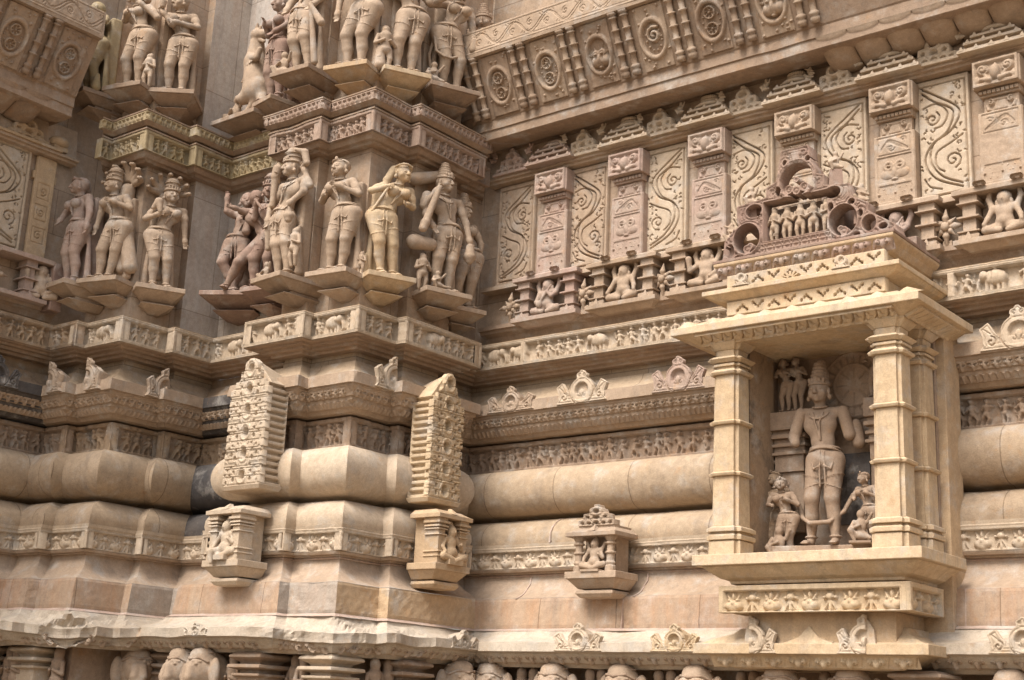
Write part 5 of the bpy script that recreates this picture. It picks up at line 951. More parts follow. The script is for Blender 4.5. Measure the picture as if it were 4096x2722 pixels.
o = lobj('seated_figurine', (-.57, -.44, 2.55), 0, 'four armed lady seated with one leg down in the left small shrine', 'statue'); P = Sdf(); seated(P, 1.25); P.cap((-.03, -.07, .07), (-.06, -.14, .05), .022, .02).cap((-.06, -.14, .05), (-.04, -.14, -.02), .02, .014); P.build('figure', CREAM, o, .004); M_ = MB(); M_.box(-.07, .07, -.13, 0, -.003, .03); M_.build('seat', CREAM, o)
small_shrine('battered small shrine with a four armed figure under the right lattice slab', (.40, .52, 2.555), rad(90), .35, OCHRE, 'square', True)
o = lobj('seated_figurine', (.45, .52, 2.60), rad(90), 'worn four armed figure in the battered shrine under the right lattice slab', 'statue'); P = Sdf(); seated(P, 1.25); P.build('figure', OCHRE, o, .004); M_ = MB(); M_.box(-.07, .07, -.12, 0, -.003, .03); M_.build('seat', OCHRE, o)

# ---------------------------------------------------------------- the great niche shrine
NB = (3.17, .35, 2.10)
N = lobj('niche_shrine', NB, 0, 'large honey coloured niche shrine with stout square pillars, layered eave and red pierced pediment', 'shrine')
def nb(m, name, mat, bev=.004, smooth=False, par=None):
    o = m.build(name, mat, par or N, bev=bev, smooth=smooth); o.location = (-NB[0], -NB[1], -NB[2]) if not par else (0, 0, 0); return o
def quadring(x0, x1, y0, z, yb=1.1): return [(x0, y0, z), (x1, y0, z), (x1, yb, z), (x0, yb, z)]
m = MB(); m.loft([quadring(2.49, 3.86, .35, 2.512, .96), quadring(2.49, 3.86, .35, 2.573, .96)]); m.loft([quadring(2.66, 3.70, .50, 2.418, .95), quadring(2.655, 3.705, .495, 2.435, .95), quadring(2.61, 3.75, .46, 2.45, .95), quadring(2.575, 3.78, .425, 2.475, .95), quadring(2.54, 3.82, .39, 2.503, .95), quadring(2.53, 3.825, .385, 2.512, .95)]); nb(m, 'base_slab', GOLD)
m = MB(); m.loft([quadring(2.63, 3.715, .49, 2.26), quadring(2.63, 3.715, .49, 2.402)]); m.loft([quadring(2.74, 3.62, .56, 2.10), quadring(2.74, 3.62, .56, 2.26)]); m.box(2.66, 3.79, .93, 1.12, 2.10, 2.52); nb(m, 'pier', OCHRE); m = MB(); m.box(3.61, 3.79, .93, 1.14, 2.52, 3.90); nb(m, 'side_pier', OCHRE)
R = Rel(1.115, .15, .0045); frame(R, .008, .028, .028, .04)
for i in range(9): lotus_face(R, .03+.118*(i+.45), .004, .15, .118, z=.012, snout=i % 2 == 0)
rough(R, .002, 1); o = R.build('mask_frieze', GOLD, (2.613, .487, 2.255), (1, 0, 0), (0, -1, 0), (0, 0, 1), .02, N); o.location = tuple(-q for q in NB)
R = Rel(.44, .15, .0045); frame(R, .008, .028, .028, .04)
for i in range(4): lotus_face(R, .03+.105*(i+.45), .004, .13, .118, z=.012, snout=i % 2 == 0)
rough(R, .002, 2); o = R.build('mask_frieze', GOLD, (3.712, .45, 2.2555), (0, 1, 0), (1, 0, 0), (0, 0, 1), .02, N); o.location = tuple(-q for q in NB)
m = MB(); m.loft([quadring(2.40, 3.81, .52, 2.034, 1.0), quadring(2.40, 3.81, .52, 2.092, 1.0)]); m.loft([quadring(2.43, 3.78, .55, 2.0925, 1.0), quadring(2.50, 3.72, .58, 2.12, 1.0), quadring(2.60, 3.66, .63, 2.15, 1.0), quadring(2.64, 3.64, .66, 2.185, 1.0)]); m.loft([quadring(2.62, 3.60, .62, 1.96, 1.0), quadring(2.50, 3.72, .57, 2.02, 1.0), quadring(2.47, 3.75, .55, 2.034, 1.0)]); nb(m, 'lower_eave', GOLD)
R = Rel(1.24, .075, .0042)
for i in range(8):
    x = .09+.152*i
    for q in (-1, 1): R.ell(x+q*.032, .045, .02, .02, .022); R.spiral(x+q*.032, .045, .015, .9, 1.5, .0035, .012, q)
    R.ell(x, .03, .02, .028, .026); R.groove([(x+.062, .01), (x+.08, .065)], .0045, .012)
o = R.build('scroll_dentils', GOLD, (2.49, .61, 1.965), (1, 0, 0), np.array([0, -.8, -.6]), np.array([0, -.6, .8]), .01, N); o.location = tuple(-q for q in NB)
for x, M_, lab, c in ((2.78, CREAM, 'half arch ornament at the left of the shrine base eave', -1), (3.46, CREAM, 'half arch ornament at the right of the shrine base eave', 1)): arch_ornament(lab, (x, .505, 2.036), 0, .34, .21, M_, cut=c)
m = MB(); m.loft([[(2.97, .525, 2.09), (3.27, .525, 2.09), (3.25, .62, 2.13), (2.99, .62, 2.13)], [(3.06, .54, 2.125), (3.18, .54, 2.125), (3.18, .62, 2.14), (3.06, .62, 2.14)], [(3.115, .55, 2.185), (3.125, .55, 2.185), (3.125, .60, 2.185), (3.115, .60, 2.185)]]); nb(m, 'leaf_ornament', GOLD)
def plus(cx, cy, w, z, n=.16): a = w/2; b = a*(1-n*1.6); return [(cx-b, cy-a, z), (cx+b, cy-a, z), (cx+b, cy-b, z), (cx+a, cy-b, z), (cx+a, cy+b, z), (cx+b, cy+b, z), (cx+b, cy+a, z), (cx-b, cy+a, z), (cx-b, cy+b, z), (cx-a, cy+b, z), (cx-a, cy-b, z), (cx-b, cy-b, z)]
def pillar(cx, cy, mat):
    g = empty('pillar', (cx-NB[0], cy-NB[1], 2.575-NB[2])); g.parent = N
    def st(name, L):
        m = MB(); 
        for r0, r1 in L: m.loft([plus(0, 0, r0[1]*.92, r0[0]-2.575), plus(0, 0, r1[1]*.92, r1[0]-2.575)])
        nb(m, name, mat, .003, par=g)
    st('pillar_base', [((2.577, .225), (2.655, .225)), ((2.655, .205), (2.662, .205)), ((2.662, .245), (2.685, .25)), ((2.685, .25), (2.70, .20)), ((2.70, .205), (2.708, .205)), ((2.708, .25), (2.730, .25)), ((2.730, .25), (2.742, .20))])
    st('shaft', [((2.742, .19), (3.032, .185)), ((3.032, .22), (3.047, .235)), ((3.047, .235), (3.06, .19)), ((3.06, .185), (3.335, .18)), ((3.335, .215), (3.350, .23)), ((3.350, .23), (3.363, .19)), ((3.363, .18), (3.635, .175))])
    st('capital', [((3.635, .215), (3.65, .235)), ((3.65, .235), (3.668, .19)), ((3.668, .17), (3.685, .17)), ((3.685, .20), (3.70, .20)), ((3.70, .17), (3.708, .17)), ((3.708, .20), (3.728, .255)), ((3.728, .255), (3.745, .20)), ((3.745, .16), (3.785, .17)), ((3.785, .18), (3.825, .26)), ((3.825, .26), (3.85, .25))])
for cx, cy in ((2.655, .51), (3.655, .51), (3.665, .80)): pillar(cx, cy, GOLD)
m = MB(); m.box(2.585, 2.70, .90, 1.10, 2.574, 3.87); nb(m, 'jamb', BROWN); m = MB(); m.box(3.60, 3.74, .905, .99, 2.574, 3.87); nb(m, 'jamb', BROWN); m = MB(); m.box(2.585, 2.725, .605, .895, 2.576, 3.868); nb(m, 'side_wall', DIRTY, 0)
m = MB(); m.box(2.68, 3.63, 1.0, 1.08, 2.574, 3.88); nb(m, 'back_panel', BROWN)
m = MB(); m.box(3.11, 3.30, .985, .999, 2.80, 3.22); nb(m, 'opening_shade_slab', BLACK)  # solid black slab painting the shade of an opening, no hole cut
# canopy: ceiling, rippled eave, two fascias with stepped cut-outs, flared leaf cornice
m = MB(); m.loft([quadring(2.345, 3.90, .315, 3.882, 1.10), quadring(2.345, 3.90, .315, 3.928, 1.10)]); m.loft([quadring(2.38, 3.87, .335, 3.928, 1.09), quadring(2.46, 3.80, .36, 3.945, 1.09), quadring(2.56, 3.74, .42, 3.98, 1.09)]); m.loft([quadring(2.50, 3.75, .44, 3.826, 1.08), quadring(2.375, 3.872, .335, 3.8825, 1.08)]); nb(m, 'canopy_eave', GOLD)
for i in range(9):
    m = MB(); x = 2.45+.172*i; v = []
    rows = [[(x+.078*(a/4-1)+.012*math.sin(math.pi*a/8), .318+.09*j/4, 3.925+.0075*j+.034*max(0, math.sin(math.pi*a/8))**2.5*(1-.12*j)) for a in range(9)] for j in range(5)]
    m.v = [p for r in rows for p in r]; m.f = [(j*9+a, j*9+a+1, j*9+a+10, j*9+a+9) for j in range(4) for a in range(8)]+[tuple(range(8, -1, -1)), tuple(range(36, 45))]; nb(m, 'eave_ripple', GOLD, 0, True)
R = Rel(1.24, .10, .004, .015)
for i in range(18):
    x = .035+.069*i; R.groove(curve((x+.010, .012), (x, .05), (x-.016, .072)), .0065, .016); R.groove(curve((x+.026, .016), (x+.030, .04), (x+.040, .045)), .005, .012); R.cap((x+.012, .03), (x+.012, .06), .010, z=.013)
    R.cap((x, .088), (x+.03, .088), .008, z=.014)
o = R.build('canopy_dentils', GOLD, (2.50, .338, 3.877), (1, 0, 0), np.array([0, -.474, -.88]), np.array([0, .88, -.474]), .004, N); o.location = tuple(-q for q in NB)
R = Rel(.56, .10, .004, .015)
for i in range(8): x = .04+.069*i; R.groove(curve((x+.010, .012), (x, .05), (x-.016, .072)), .0065, .016); R.cap((x, .088), (x+.03, .088), .008, z=.014)
o = R.build('canopy_dentils', GOLD, (3.868, .42, 3.877), (0, 1, 0), np.array([.42, 0, -.907]), np.array([-.907, 0, -.42]), .004, N); o.location = tuple(-q for q in NB)
m = MB(); m.loft([quadring(2.665, 3.645, .515, 3.96), quadring(2.665, 3.645, .515, 4.085)]); m.loft([quadring(2.66, 3.65, .47, 4.085), quadring(2.60, 3.70, .445, 4.10), quadring(2.57, 3.73, .43, 4.108), quadring(2.53, 3.755, .40, 4.125)]); m.loft([quadring(2.515, 3.765, .39, 4.125), quadring(2.515, 3.765, .39, 4.153)]); m.loft([quadring(2.54, 3.74, .41, 4.153), quadring(2.60, 3.70, .44, 4.17)]); m.loft([quadring(2.665, 3.645, .515, 4.16), quadring(2.665, 3.645, .515, 4.24)]); nb(m, 'canopy_tiers', GOLD)
def cutouts(z, n, x0, ph):
    R = Rel(1.00, .082, .004, .002); st = .94/n
    for i in range(n):
        x = .05+st*(i+.5)-.0; up = (i+ph) % 2 == 0
        for (dx, dy, q) in ((0, .050, .012), (-.013, .038, .012), (.013, .038, .012), (-.026, .026, .012), (.026, .026, .012)): yy = dy if up else .082-dy; R.box(x+dx-q/2, x+dx+q/2, yy-.009, yy+.009, -.050, True)
        for dx in (-.033, .033): yy = .022 if up else .06; R.box(x+dx-.006, x+dx+.006, yy-.008, yy+.008, -.050, True)
    o = R.build('stepped_cutouts', GOLD, (2.655, .452, z), (1, 0, 0), (0, -1, 0), (0, 0, 1), .056, N); o.location = tuple(-q for q in NB)
cutouts(4.0, 9, 0, 0); cutouts(4.165, 9, 0, 1)
for x, M_ in ((2.78, 0), (3.10, 1), (3.42, 0)):
    m = MB()
    if M_:
        for i in range(7): a = math.pi*i/6; m.loft([[(x-.006+.0*i, .40, 4.15), (x+.006, .40, 4.15), (x+.006, .43, 4.15), (x-.006, .43, 4.15)], [(x+.055*math.cos(a)-.008, .40, 4.155+.04*math.sin(a)), (x+.055*math.cos(a)+.008, .40, 4.155+.04*math.sin(a)), (x+.055*math.cos(a)+.008, .43, 4.155+.03*math.sin(a)), (x+.055*math.cos(a)-.008, .43, 4.155+.03*math.sin(a))]])
        nb(m, 'shell_ornament', GOLD, 0)
    else:
        R = Rel(.12, .085, .004); R.sil = np.minimum(circ(R.X, R.Y, .06, .04, .036), poly_sdf(R.X, R.Y, [(.005, 0), (.115, 0), (.08, .03), (.04, .03)])); R.disc(.066, .045, .015, .018, -.012); R.spiral(.03, .02, .014, 1, 0, .003, .01); R.spiral(.095, .02, .014, 1, 3, .003, .01); o = front(R, 'scroll_ornament', CREAM, N, x-.06, 4.156, .384, .03); o.location = tuple(-q for q in NB)
m = MB(); m.loft([quadring(2.66, 3.65, .47, 4.238), quadring(2.63, 3.67, .50, 4.25), quadring(2.59, 3.69, .47, 4.29), quadring(2.565, 3.715, .44, 4.318), quadring(2.565, 3.715, .44, 4.335)]); nb(m, 'leaf_cornice', OCHRE)
R = Rel(1.13, .09, .0042)
for i in range(9):
    x = .06+.126*i
    for q in (-1, 1): R.ell(x+q*.026, .055, .02, .02, .02); R.spiral(x+q*.026, .055, .015, .9, 1.5, .0035, .012, q)
    R.ell(x, .045, .015, .028, .024); R.groove(curve((x+.05, .01), (x+.056, .04), (x+.07, .07)), .005, .014); R.groove([(x-.06, .01), (x-.045, .03)], .004, .01)
o = R.build('leaf_dentils', PINK, (2.575, .492, 4.247), (1, 0, 0), np.array([0, -.83, -.56]), np.array([0, -.56, .83]), .01, N); o.location = tuple(-q for q in NB)
# red pierced pediment
m = MB(); m.loft([quadring(2.56, 3.72, .44, 4.336), quadring(2.56, 3.72, .44, 4.355)]); m.box(2.86, 3.32, .66, 1.15, 4.35, 4.70); m.box(3.02, 3.16, .98, 1.15, 4.70, 4.9); m.box(2.64, 3.64, .95, 1.15, 4.35, 4.48); nb(m, 'pediment_core', MAUVE); m = MB(); m.box(3.34, 3.43, .56, .80, 4.60, 4.72); m.box(3.56, 3.66, .56, .85, 4.355, 4.42); nb(m, 'shoulder_block', MAUVE) if 0 else None
Wp, Hp = 1.16, .69; R = Rel(Wp, Hp, .0045); X, Y = R.X, R.Y; cx = .52
f = poly_sdf(X, Y, [(.0, 0), (1.15, 0), (1.13, .06), (.97, .17), (.97, .22), (.87, .28), (.86, .36), (.70, .38), (.70, .45), (.63, .47), (.60, .66), (.42, .66), (.39, .47), (.32, .44), (.32, .38), (.12, .36), (.12, .24), (.04, .15), (.04, .08)])
f = np.minimum(f, circ(X, Y, cx, .455, .135)); f = np.minimum(f, circ(X, Y, .82, .14, .12)); f = np.minimum(f, circ(X, Y, .19, .14, .12))
def hole(c, r, ry=None): 
    global f
    if not r: return
    f = np.maximum(f, -circ(X, Y, c[0], c[1], r, ry))
for a in ((cx, .455, .108, .105), (.82, .14, .088, .095), (.19, .14, .088, .095), (.975, .095, .045, .05), (.07, .08, .036, .045), (.755, .325, .05, .038), (.235, .31, .055, .042), (.87, .245, .022, .02), (.62, .40, .022, .03), (.40, .40, .022, .03), (.74, .235, .018, .03), (.11, .235, .02, .02), (1.06, .06, .028, .02), (cx-.075, .575, .016, .02), (cx+.075, .575, .016, .02), (.63, .30, .0, .0), (.90, .04, .022, .014), (.66, .055, .02, .012), (.12, .03, .018, .012), (.29, .40, .018, .014), (.745, .40, .016, .012), (.30, .285, .0, .0), (.925, .165, .016, .022), (.165, .29, .0, 0), (.70, .19, .0, 0), (.045, .13, .012, .016), (.345, .475, .012, .014), (.69, .475, .012, .014)): hole(a[:2], a[2], a[3])
f = np.maximum(f, -poly_sdf(X, Y, [(.30, .10), (.72, .10), (.72, .352), (.30, .352)]))
for c, r in (((cx, .455), .018), ((cx-.05, .40), .028), ((cx+.05, .40), .028), ((cx, .385), .026), ((.82, .075), .026), ((.80, .09), .02), ((.19, .075), .026), ((.21, .09), .02)): f = np.minimum(f, circ(X, Y, *c, r))
for q in np.linspace(.03, 1.12, 30): f = np.maximum(f, -circ(X, Y, q, .022, .007, .009))
R.sil = f; R.ring(cx, .455, .122, .012, .012); R.ring(.82, .135, .095, .010, .012, .10); R.ring(.19, .135, .095, .010, .012, .10)
for (x, y, r, sg) in ((cx-.05, .62, .032, 1), (cx+.05, .62, .032, -1), (.66, .31, .03, 1), (.36, .41, .025, -1), (.92, .20, .025, 1), (.07, .19, .025, -1), (.90, .05, .02, 1), (.27, .27, .03, 1), (.78, .26, .03, -1), (cx, .565, .022, 1), (cx-.05, .40, .02, 1), (cx+.05, .40, .02, -1)): R.spiral(x, y, r, 1.2, 1.5, .004, .012, sg)
rsp = random.Random(4)
R.G = np.maximum(R.G, .013*np.clip(1-np.abs(f+.0125)/.0042, 0, 1)); R.G = np.maximum(R.G, .008*np.clip(1-np.abs(f+.027)/.004, 0, 1))
for i in range(400):
    px, py = rsp.uniform(.02, 1.1), rsp.uniform(.03, .64); ii, jj = int(px/Wp*R.nx), int(py/Hp*R.ny)
    if -.06 < f[ii, jj] < -.020: R.spiral(px, py, rsp.uniform(.010, .020), 1.1, rsp.uniform(0, 6), .0032, .012, rsp.choice([-1, 1]))
rough(R, .003, 6); o = front(R, 'pierced_pediment', MAUVE, N, 2.562, 4.352, .52, .11); o.location = tuple(-q for q in NB)
R = Rel(.46, .06, .004)
for i in range(8): flower(R, .03+.057*i, .03, .026, 0, 6, .01)
frame(R, .006, .006, .004, .01); o = front(R, 'lattice_band', MAUVE, N, 2.85, 4.376, .517, .01); o.location = tuple(-q for q in NB)
PL_ = ['drummer', 'tray bearer', 'central standing lady', 'leaning dancer', 'musician at the right end']
for i in range(5):
    o = lobj('pediment_figure', (2.91+.085*i, .575, 4.455), rad([-10, 0, 5, 30, 60][i]), ['dancing figure at the left end of the pediment panel', 'figure carrying a tray second in the pediment panel', 'figure leaning right in the middle of the pediment panel', 'figure turning right fourth in the pediment panel', 'figure at the right end of the pediment panel'][i], 'figurine', 'row of figures inside the red pediment'); P = Sdf(); attendant(0, 0, .215)(P); P.build('figure', TAN, o, .004); M_ = MB(); M_.box(-.03, .03, -.03, .04, -.006, .004); M_.build('foot_slab', TAN, o)
for i, (x, z, lab) in enumerate([(2.60, 4.52, 'small seated figurine on the left shoulder of the red pediment'), (2.74, 4.73, 'worn leaning figurine left of the pediment arch'), (3.46, 4.60, 'seated figurine with folded legs on the right shoulder of the red pediment'), (3.30, 4.84, 'crouching figurine right of the pediment finial')]):
    o = lobj('pediment_figurine', (x, .60, z), rad(10*i), lab, 'figurine', 'figurines perched on the red pediment'); P = Sdf(); crouched(P, 0, 0, 0, .13, 1 if i % 2 else -1); P.build('figure', TAN, o, .004); M_ = MB(); M_.box(-.045, .045, -.035, .25, -.13, .005, .0, .01); M_.build('pedestal', MAUVE, o)

# statues inside the niche
MS = statue('tall main statue with a high crown and broken arms standing in the big niche', (3.045, .98, 2.655), rad(10), 1.02, dict(fem=False, sway=.012, yaw=-.10, crown=1, head=(.0, 0), arms=[], knee=[(-.055, -.035, .275), (.06, -.03, .275)], ank=[(-.07, .0, .045), (.075, -.02, .045)]), BROWN, props={
    'broken_arm': rod(((-.125, 0, .775), (-.165, .0, .64), .036, .034), ((-.165, .0, .64), (-.15, -.03, .60), .034, .028), ((-.1, 0, .78), (.1, 0, .78), .02, .02), ((.125, 0, .775), (.16, .0, .64), .036, .036)), 'rear_arm_stump': rod(((.19, .03, .70), (.205, .03, .60), .034, .038)), 'crown_cone': rod(((0, .005, .99), (0, .012, 1.07), .046, .026)), 'garland': rod(((.16, .05, .30), (.12, .0, .20), .014, .013), ((.12, .0, .20), (.05, -.06, .135), .012, .012), ((.05, -.06, .135), (-.06, -.06, .13), .013, .013), ((-.06, -.06, .13), (-.12, .0, .17), .012, .012), ((-.12, .0, .17), (-.16, .05, .26), .012, .014))}, br=False, back=False, group=None, res=.0048, fat=1.0)
m = MB(); m.box(-.30, .30, -.24, .06, -.075, .0); m.build('plinth_block', BROWN, MS, bev=.005)
R = Rel(.42, .42, .005, .0); 
for i in range(24): a = i*math.pi/12; R.groove([(.21+.14*math.cos(a), .21+.14*math.sin(a)), (.21+.185*math.cos(a), .21+.185*math.sin(a))], .005, .014)
R.ring(.21, .21, .195, .010, .012); R.ring(.21, .21, .125, .010, .012)
for i in range(8): a = i*math.pi/4; R.groove([(.21+.05*math.cos(a), .21+.05*math.sin(a)), (.21+.11*math.cos(a), .21+.11*math.sin(a))], .005, .014)
R.sil = circ(R.X, R.Y, .21, .21, .208); o = tag(R.build('halo', BROWN, (3.0, .985, 3.42), (1, 0, 0), (0, -1, 0), (0, 0, 1), .02), 'round rayed halo slab behind the main statue head', 'halo')
for (x, y, z, h, yaw, rz, lab, nohead, M_) in [(2.84, .84, 2.577, .50, .2, 10, 'attendant lady beside the left knee of the main statue', False, BROWN), (2.76, .93, 2.577, .56, -.2, 0, 'attendant figure in the shadow by the left jamb', False, DIRTY), (3.36, .88, 2.62, .46, -.3, -10, 'broken headed lady right of the main statue legs', False, BROWN), (3.47, .96, 2.577, .40, -.3, 0, 'attendant figure half hidden behind the right pillar', False, BROWN),
    (2.79, .97, 3.49, .34, .2, 5, 'tiny standing figure left of the niche ceiling on a block', False, BROWN), (2.88, .97, 3.49, .34, -.2, 0, 'tiny lady leaning beside another above the left block', False, BROWN), (3.37, .97, 3.52, .34, .2, 5, 'tiny lady at the top right of the niche', False, BROWN), (3.48, .97, 3.52, .34, .3, 20, 'tiny twisting lady beside the right pillar capital', False, BROWN), (2.735, .97, 3.03, .22, .2, 5, 'tiny musician halfway up the left jamb', False, BROWN)]:
    statue(lab, (x, y, z), rad(rz), h, dict(sway=.03, yaw=yaw, arms=AH), M_, br=False, back=False, dpt=.1, group='small figures inside the big niche', cat='figurine', name='niche_figurine', res=.004)
for (x, z, h, lab) in ((2.84, 2.578, .20, 'kneeling devotee at the lower left of the main statue'), (3.35, 2.656, .19, 'kneeling devotee at the lower right of the main statue')):
    o = lobj('kneeling_devotee', (x, .74, z), rad(15), lab, 'figurine', 'kneeling devotees in the big niche'); P = Sdf(); crouched(P, 0, 0, 0, h); P.build('figure', BROWN, o, .004); M_ = MB(); M_.box(-.06, .06, -.05, .06, -.004, .008); M_.build('foot_slab', BROWN, o)
def stepblock(x, z, lab):
    t = lobj('stepped_block', (x, .99, z), 0, lab, 'carved block', 'stepped blocks inside the big niche'); m = MB()
    for a, b, hw, d in ((0, .10, .095, .10), (.10, .12, .115, .12), (.12, .15, .10, .10), (.15, .17, .115, .12), (.17, .20, .10, .10), (.20, .225, .12, .13), (.225, .25, .105, .11), (.25, .36, .115, .14)): m.box(-hw, hw, -d, 0, a, b)
    m.build('block', BROWN, t, bev=.003); m = MB(); m.loft([[(-.03, -.142, .26), (.03, -.142, .26), (.03, -.13, .26), (-.03, -.13, .26)], [(-.003, -.142, .33), (.003, -.142, .33), (.003, -.13, .33), (-.003, -.13, .33)]]); m.build('triangle_carving', BROWN, t)
    m = MB(); m.box(-.085, .085, -.08, 0, -.36, 0); m.build('shaft', BROWN, t, bev=.003)
stepblock(2.83, 3.12, 'stepped block left of the main statue head inside the niche'); stepblock(3.44, 3.15, 'stepped block right of the main statue head inside the niche')

# ---------------------------------------------------------------- elephant row under the lowest eave
def elephant():
    s = Sdf(); s.ell((0, -.02, -.10), (.115, .10, .13), .02).ell((0, -.07, -.085), (.085, .065, .10), .03).ell((-.03, -.06, -.01), (.042, .05, .035), .03).ell((.03, -.06, -.01), (.042, .05, .035), .03)
    s.cap((0, -.10, -.14), (0, -.15, -.26), .06, .05, .02).cap((0, -.15, -.26), (0, -.15, -.45), .05, .035, .02); s.ell((0, .06, -.22), (.12, .12, .22), .03)
    for q in (-1, 1): s.ell((q*.135, -.02, -.13), (.045, .035, .10), .008).cap((q*.05, -.12, -.20), (q*.07, -.20, -.25), .018, .010, .006).ell((q*.060, -.118, -.075), (.015, .012, .010), .003).cap((q*.035, -.13, -.058), (q*.085, -.10, -.060), .009, .006, .006).cap((q*.02, -.135, -.10), (q*.03, -.15, -.16), .03, .03, .02)
    J = Sdf(); J.path([(-.11, -.06, -.06), (-.07, -.105, -.035), (0, -.135, -.045), (.07, -.105, -.035), (.11, -.06, -.06)], .009).path([(-.09, -.02, .0), (-.05, -.1, -.01), (0, -.10, -.03), (.05, -.1, -.01), (.09, -.02, .0)], .006)
    return s.mesh('elephant_head', .006), J.mesh('head_chain', .005)
EM, EJ = elephant()
for i, (x, y, rz, lab) in enumerate([(-.94, -.42, -12, 'elephant head under the near buttress left bay beside a second elephant'), (-.70, -.44, -12, 'elephant head directly below the shallow arch ornament'), (.46, .70, 80, 'elephant head near the inner corner at the photo bottom'), (.60, .93, 0, 'leftmost elephant head of the right wall row'), (1.14, .92, 0, 'elephant head below the small arch of the lowest right eave'), (1.67, .92, 0, 'elephant head midway along the right wall row'), (2.21, .92, 0, 'elephant head left of the shrine base eave'), (2.84, .78, 0, 'elephant head under the left part of the shrine base'), (3.28, .78, 0, 'elephant head under the right part of the shrine base'), (4.10, .92, 0, 'elephant head at the right edge of the photo'), (-1.50, -.40, 60, 'elephant head at the far buttress side in shadow')]):
    t = lobj('elephant_statue', (x, y, 1.955), rad(rz), lab, 'elephant statue', 'elephants carved in a row under the lowest eave'); link('head', EM, BROWN if i % 3 else TAN, t); link('head_chain', EJ, BROWN, t)
def stub(x, y, rz, lab, M):
    t = lobj('short_pillar', (x, y, 1.965), rad(rz), lab, 'pillar', 'short pillars under the lowest eave'); m = MB()
    L = [(0, .10), (-.02, .145), (-.035, .15), (-.06, .10), (-.075, .09), (-.08, .15), (-.10, .155), (-.115, .09), (-.13, .09), (-.135, .13), (-.15, .13), (-.16, .10), (-.5, .10)]
    m.loft([[(w, -w, z), (-w, -w, z), (-w, w, z), (w, w, z)] for z, w in L]); m.build('pillar_shaft', M, t, bev=.004)
for a in [(-1.98, -.86, 0, 'weathered ringed short pillar below the broken eave gap at lower left', CREAM), (-2.42, -1.02, 0, 'ringed short pillar at the photo lower left edge', BROWN), (-1.30, -.22, 10, 'short pillar in shadow between the two buttresses', BROWN), (-.30, -.34, 0, 'dark short pillar left of the near buttress corner', BROWN), (.20, -.20, 0, 'pale ringed short pillar right under the near buttress corner', CREAM), (.34, .30, 90, 'short pillar right of the near buttress corner', BROWN), (3.66, .82, 0, 'short pillar under the right end of the shrine base', BROWN)]: stub(*a)
k = 0
for (x, y) in [(-2.20, -.94), (-2.12, -.94), (-1.78, -.84), (-.60+.09, -.38), (-.10, -.22), (.02, -.26), (.33, .06), (.34, .17), (.80, .98), (.90, .98), (1.36, .98), (1.45, .98), (1.88, .98), (1.97, .98), (2.46, .98), (2.56, .95), (3.06, .86), (3.50, .86)]:
    o = lobj('bust_figure', (x, y, 1.955), rad(0 if y > .5 or x < 0 else 80), ('%s small standing figure counted from the left in the row under the lowest eave' % (ORD+['thirteenth', 'fourteenth', 'fifteenth', 'sixteenth', 'seventeenth', 'eighteenth'])[k]), 'statue', 'small figures between the elephants'); k += 1
    P = Sdf(); attendant(0, 0, .36, z=-.37)(P); P.ell((0, .0, -.03), (.034, .034, .04)); P.build('figure', BROWN, o, .005); M_ = MB(); M_.box(-.05, .05, -.04, .05, -.40, -.365); M_.build('foot_slab', BROWN, o)
for i in range(3):
    x = (.30, .78, 3.85)[i]; t = lobj('slatted_panel', (x, 1.13, 1.62), 0, ['slatted stone panel in the inner corner at the photo bottom', 'slatted stone panel between the first two right wall elephants', 'slatted stone panel right of the shrine base at the photo bottom'][i], 'carved panel', 'slatted panels under the lowest eave')
    for j in range(6): m = MB(); m.box(-.12, .12, -.05, .02, .05*j, .05*j+.03); m.build('slat', BROWN, t, bev=.004)

# ---------------------------------------------------------------- left wall
t = lobj('scroll_panel', (WX, -1.40, 4.80), rad(90), 'vine scroll panel at the left edge of the photo', 'carved panel'); scroll_panel_parts(t, .37, .82, CREAM, 8)
t = lobj('carved_pilaster', (WX, -1.08, 4.795), rad(90), 'shallow worn ochre pilaster right of the left edge scroll panel', 'pilaster'); R = Rel(.16, .80, .0045, .004); rough(R, .003, 2)
for z in (.12, .30, .47): R.groove([(.03, z), (.13, z), (.13, z+.12), (.03, z+.12), (.03, z)], .004, .01); R.spiral(.08, z+.06, .035, 1.4, z*9, .0045, .012)
R.G[:, :20] = 0; front(R, 'worn_relief', OCHRE, t, -.08, 0, -.02, .03); m = MB(); m.box(-.10, .10, -.01, .02, .62, .68); m.build('moulding', OCHRE, t)
t = lobj('gallery_bay', (WX, -1.13, 4.425), rad(90), 'gallery bay with a dancing figure at the left edge of the photo', 'gallery bay'); m = MB(); m.box(-.295, .12, -.165, 0, 0, .032); m.build('floor_slab', PINK, t, bev=.003); m = MB(); m.box(-.295, .14, -.165, .02, .31, .345); m.build('roof_slab', PINK, t, bev=.003)
m = MB(); mini_pillar(m, -.02, -.085, .033, .085, .277); m.build('mini_pillar', PINK, t); m = MB(); m.box(.14, .24, -.17, .02, -.03, .34); m.build('end_block', MAUVE, t, bev=.008)
d = link('gallery_dancer', DW[2], PINK, None); d.location = (WX+.06, -1.03, 4.46); d.rotation_euler = (0, 0, rad(70)); tag(d, 'small dancing figure beside the rough end block of the left gallery', 'dwarf statue')
d = link('stone_blossom', BL, TAN, None); d.location = (WX+.02, -1.42, 4.46); d.rotation_euler = (0, 0, rad(90)); tag(d, 'stone flower cut by the left edge of the photo', 'stone flower')
t = lobj('pierced_gable', (WX, -1.30, 5.645), rad(90), 'wide pierced arch gable under the left cornice', 'carved gable'); m = MB(); m.box(-.30, .28, -.115, .0, 0, .022); m.build('ledge', OCHRE, t, bev=.003); gavaksha_pyramid(t, .36, .21, OCHRE, -.075)
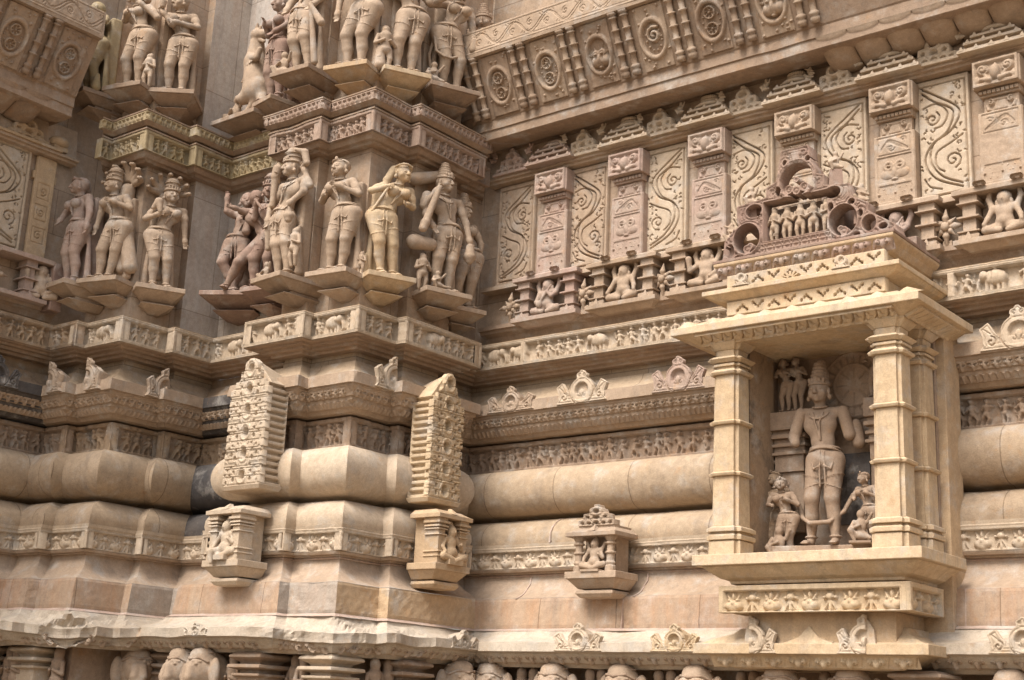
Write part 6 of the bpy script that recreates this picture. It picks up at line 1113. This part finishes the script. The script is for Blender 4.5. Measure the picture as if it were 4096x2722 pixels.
t = lobj('domed_pavilion_roof', (WX, -1.02, 5.70), rad(90), 'little ribbed fan dome at the corner end of the left wall', 'carved roof'); m = MB(); m.lathe([(.0, .05), (.02, .075), (.05, .085), (.08, .06), (.09, .02)], 0, -.03, 16); m.build('dome', OCHRE, t, smooth=True); m = MB(); m.box(-.06, .06, -.08, .0, -.03, .005); m.build('ledge', OCHRE, t)
def seat_strip():
    Vv = np.array([.21, 0, .415]); Vv /= np.linalg.norm(Vv); Nn = np.array([Vv[2], 0, -Vv[0]]); R = Rel(1.2, .05, .0045)
    for i in range(40): R.groove([(.015+.03*i, .008), (.022+.03*i, .04)], .004, .01)
    R.build('notched_strip', BROWN, np.array([WX+.345, -2.32, 6.012])+Nn*.006, UL, Nn, Vv, .01, TAO)
seat_strip()
# mortar joints across the smooth mouldings
def joint(x, z0, z1, prof):
    m = MB(); L = [(z, d) for z, d in prof if z0 <= z <= z1]
    m.loft([[(x-.005+.004*math.sin(z*90), WY-d-.0022, z), (x+.005+.004*math.sin(z*70), WY-d-.0022, z), (x+.005, WY-d+.02, z), (x-.005, WY-d+.02, z)] for z, d in L]); m.build('mortar_joint', MORT, TAO)
TOR = arc(3.015, 3.355, -.02, .19, 18, .75)
for x in (.28, 1.19): joint(x, 3.0, 3.36, TOR)
POT = [(2.801, .185), (2.83, .178), (2.87, .175), (2.91, .155), (2.945, .12), (2.97, .08), (2.988, .03)]
for x in (.92,): joint(x, 2.8, 2.99, POT)
PLN = [(2.206, .285), (2.24, .288), (2.32, .28), (2.40, .272), (2.418, .265)]
for x in (.30, 1.60, 3.84): joint(x, 2.2, 2.42, PLN)
for x in (.72, 1.68): joint(x, 2.418, 2.59, [(2.418, .268), (2.43, .238), (2.455, .193), (2.49, .153), (2.53, .123), (2.57, .108), (2.585, .10)])
# tiny weed
t = lobj('weed', (-2.39, -1.42, 2.575), 0, 'tiny bright green weed rooted under the lotus band at the far left', 'plant')
WG = bpy.data.materials.new('weed_green'); WG.use_nodes = True; WG.node_tree.nodes['Principled BSDF'].inputs['Base Color'].default_value = (0.09, 0.22, 0.03, 1)
for i in range(5):
    a = i*1.25; m = MB(); c_, s_ = math.cos(a), math.sin(a); m.loft([[(-.002, 0, 0), (.002, 0, 0), (0, .002, 0)], [(.008*c_-.006*s_, .008*s_+.006*c_, .012), (.008*c_+.006*s_, .008*s_-.006*c_, .012), (.008*c_, .008*s_, .014)], [(.018*c_-.001, .018*s_, .010), (.018*c_+.001, .018*s_, .010), (.018*c_, .018*s_+.001, .011)]]); m.build('leaf', WG, t)
